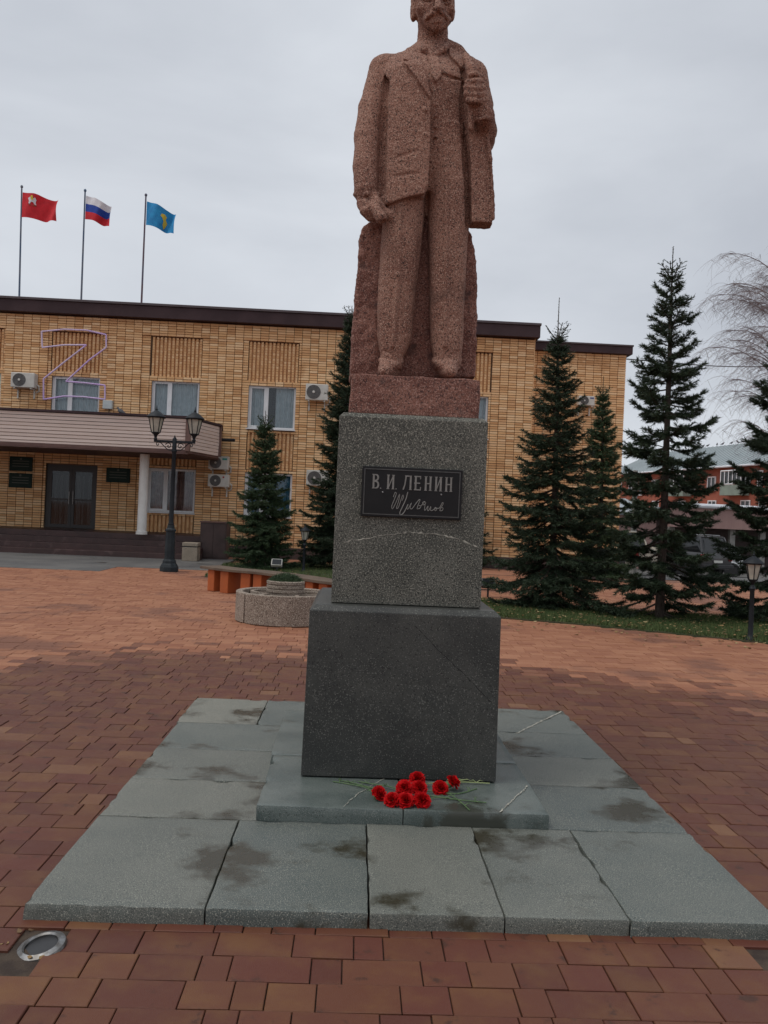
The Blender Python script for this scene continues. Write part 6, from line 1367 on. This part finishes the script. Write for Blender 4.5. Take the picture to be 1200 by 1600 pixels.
for k in range(9): q = 0.7 * k; mb.tube([(0, 0, 0), (0.1 * math.cos(q), 0.1 * math.sin(q), 0.06), (0.18 * math.cos(q), 0.18 * math.sin(q), 0.08)], [0.008, 0.005, 0.003], 5)
part('stems', mb, M['bark'], jt, local=True)
# sunken spotlight with steel ring at the corner of the base
c = gz(66, 1486, -0.02); sp_ = thing('sunken_spotlight', 'round steel-ringed spotlight loose in a gap of the paving', 'spotlight', (c.x, c.y, -0.05)); RT = Matrix.Rotation(R_(-9), 3, 'Y') @ Matrix.Rotation(R_(7), 3, 'X')
mb = MB(); mb.lathe([(0.066, -0.05), (0.070, -0.01), (0.070, 0.016), (0.055, 0.017)], c, 28, M=RT); part('housing', mb, M['black'], sp_, smooth=True)
mb = MB(); mb.lathe([(0.056, 0.012), (0.056, 0.024), (0.062, 0.029), (0.080, 0.022), (0.083, 0.012), (0.078, 0.010)], c, 36, M=RT); part('ring', mb, M['steel'], sp_, smooth=True)
mb = MB(); mb.lathe([(0.0555, 0.013), (0.0, 0.016)], c, 24, M=RT); part('lens', mb, M['soil'], sp_, label='lens covered with soil and leaves')
# ------------------------------------------------------------------ carnations laid on the step
def carnation(uh, vh, hz, pts, lab, seed, rad=0.036, tilt=(0, 0), pale=False):
    """head centre (pixel on the step plane, height), stem way-points"""
    r = random.Random(seed); c = gz(uh, vh, ZP + hz); t = thing('carnation', lab, 'carnation', (c.x, c.y, ZP), 'carnations laid on the step')
    ax = Vector((tilt[0], tilt[1], 1)).normalized(); Q = ax.to_track_quat('Z', 'Y').to_matrix(); V = []; F = []
    for L_ in range(6):
        el = R_(8 + 15 * L_); n = max(5, 15 - 2 * L_)
        for k in range(n):
            a = 6.283 * k / n + r.uniform(-0.25, 0.25) + L_ * 0.7; e = el + r.uniform(-0.15, 0.15); ln = rad * r.uniform(0.88, 1.1) * (1 - 0.02 * L_); o_ = len(V)
            ca, sa = math.cos(a), math.sin(a)
            for i, (s, w_) in enumerate(((0.12, 0.10), (0.6, 0.42), (0.92, 0.62))):
                for j in (-1, 0, 1):
                    ruf = r.uniform(-0.10, 0.10) * rad if i == 2 else (0.05 * rad * j * j)
                    x = ln * s * math.cos(e) ; z = ln * s * math.sin(e) + ruf; y = j * w_ * rad * 0.62
                    V.append(c + Q @ Vector((ca * x - sa * y, sa * x + ca * y, z * 0.95 - 0.006)))
            for i in (0, 1):
                for j in (0, 1): F.append((o_ + i * 3 + j, o_ + i * 3 + j + 1, o_ + (i + 1) * 3 + j + 1, o_ + (i + 1) * 3 + j))
    mb = MB(); mb.add(V, F); me = mb.mesh('flower_head', ORG[t], smooth=False, fix=False); link('flower_head', me, M['petal'], t)
    mb = MB(); b0 = c - ax * 0.004; mb.tube([b0, b0 - ax * rad * 0.55, b0 - ax * rad * 0.95], [rad * 0.36, rad * 0.32, rad * 0.12], 8); part('calyx', mb, M['stem'], t, smooth=True)
    P_ = [b0 - ax * rad * 0.8] + [gz(u, v, ZP + z) for u, v, z in pts]; cm = catmull(P_, 6)
    mb = MB(); mb.tube(cm, 0.0028, 6); part('stem', mb, M['stem_pale'] if pale else M['stem'], t, smooth=True)
    mb = MB()
    for k in range(1, len(P_)):
        q = cm[min(len(cm) - 1, k * 6 - 3)]; dv = Vector((r.uniform(-1, 1), r.uniform(-0.6, 0.6), r.uniform(0.2, 0.7))).normalized()
        for sg_ in (-1, 1): mb.tube([q, q + Vector((dv.x * sg_, dv.y, dv.z)) * 0.022, q + Vector((dv.x * sg_, dv.y, dv.z * 0.3)) * 0.045], [0.0022, 0.0018, 0.0004], 4)
        mb.lathe([(0.002, -0.004), (0.0042, 0), (0.002, 0.004)], q, 6)
    part('leaves', mb, M['stem_pale'] if pale else M['stem'], t)
carnation(592, 1240, 0.030, [(575, 1232, 0.012), (545, 1225, 0.006), (520, 1221, 0.005)], 'red carnation lying apart at the left of the bunch', 1, 0.043, (0.55, -0.6))
carnation(613, 1250, 0.026, [(600, 1240, 0.012), (570, 1228, 0.006), (530, 1219, 0.005)], 'red carnation at the lower left of the bunch', 2, 0.044, (-0.5, -0.75))
carnation(632, 1232, 0.045, [(612, 1230, 0.016), (590, 1226, 0.010), (560, 1221, 0.006)], 'red carnation in the upper middle of the bunch, facing out', 3, 0.047, (-0.05, -0.9))
carnation(634, 1251, 0.028, [(640, 1240, 0.02), (670, 1243, 0.008), (720, 1250, 0.005)], 'red carnation at the bottom middle of the bunch', 4, 0.046, (0.0, -0.9))
carnation(659, 1251, 0.028, [(680, 1246, 0.012), (720, 1250, 0.006), (760, 1254, 0.005)], 'red carnation at the lower right of the bunch', 5, 0.047, (0.25, -0.8))
carnation(655, 1232, 0.043, [(680, 1236, 0.014), (715, 1240, 0.006), (745, 1232, 0.005)], 'red carnation at the right of the bunch, above the lowest one', 6, 0.045, (0.3, -0.8))
carnation(652, 1217, 0.045, [(670, 1224, 0.02), (700, 1222, 0.018), (742, 1216, 0.016)], 'red carnation topmost in the bunch, against the pedestal', 7, 0.045, (0.05, -0.4), True)
carnation(688, 1232, 0.026, [(700, 1240, 0.014), (716, 1250, 0.008), (734, 1266, 0.006)], 'red carnation right of the bunch, its calyx showing', 8, 0.045, (0.1, -0.95))
carnation(708, 1222, 0.045, [(690, 1226, 0.022), (720, 1222, 0.014), (765, 1224, 0.010)], 'rightmost red carnation, tilted on its side', 9, 0.043, (0.9, -0.2), True)
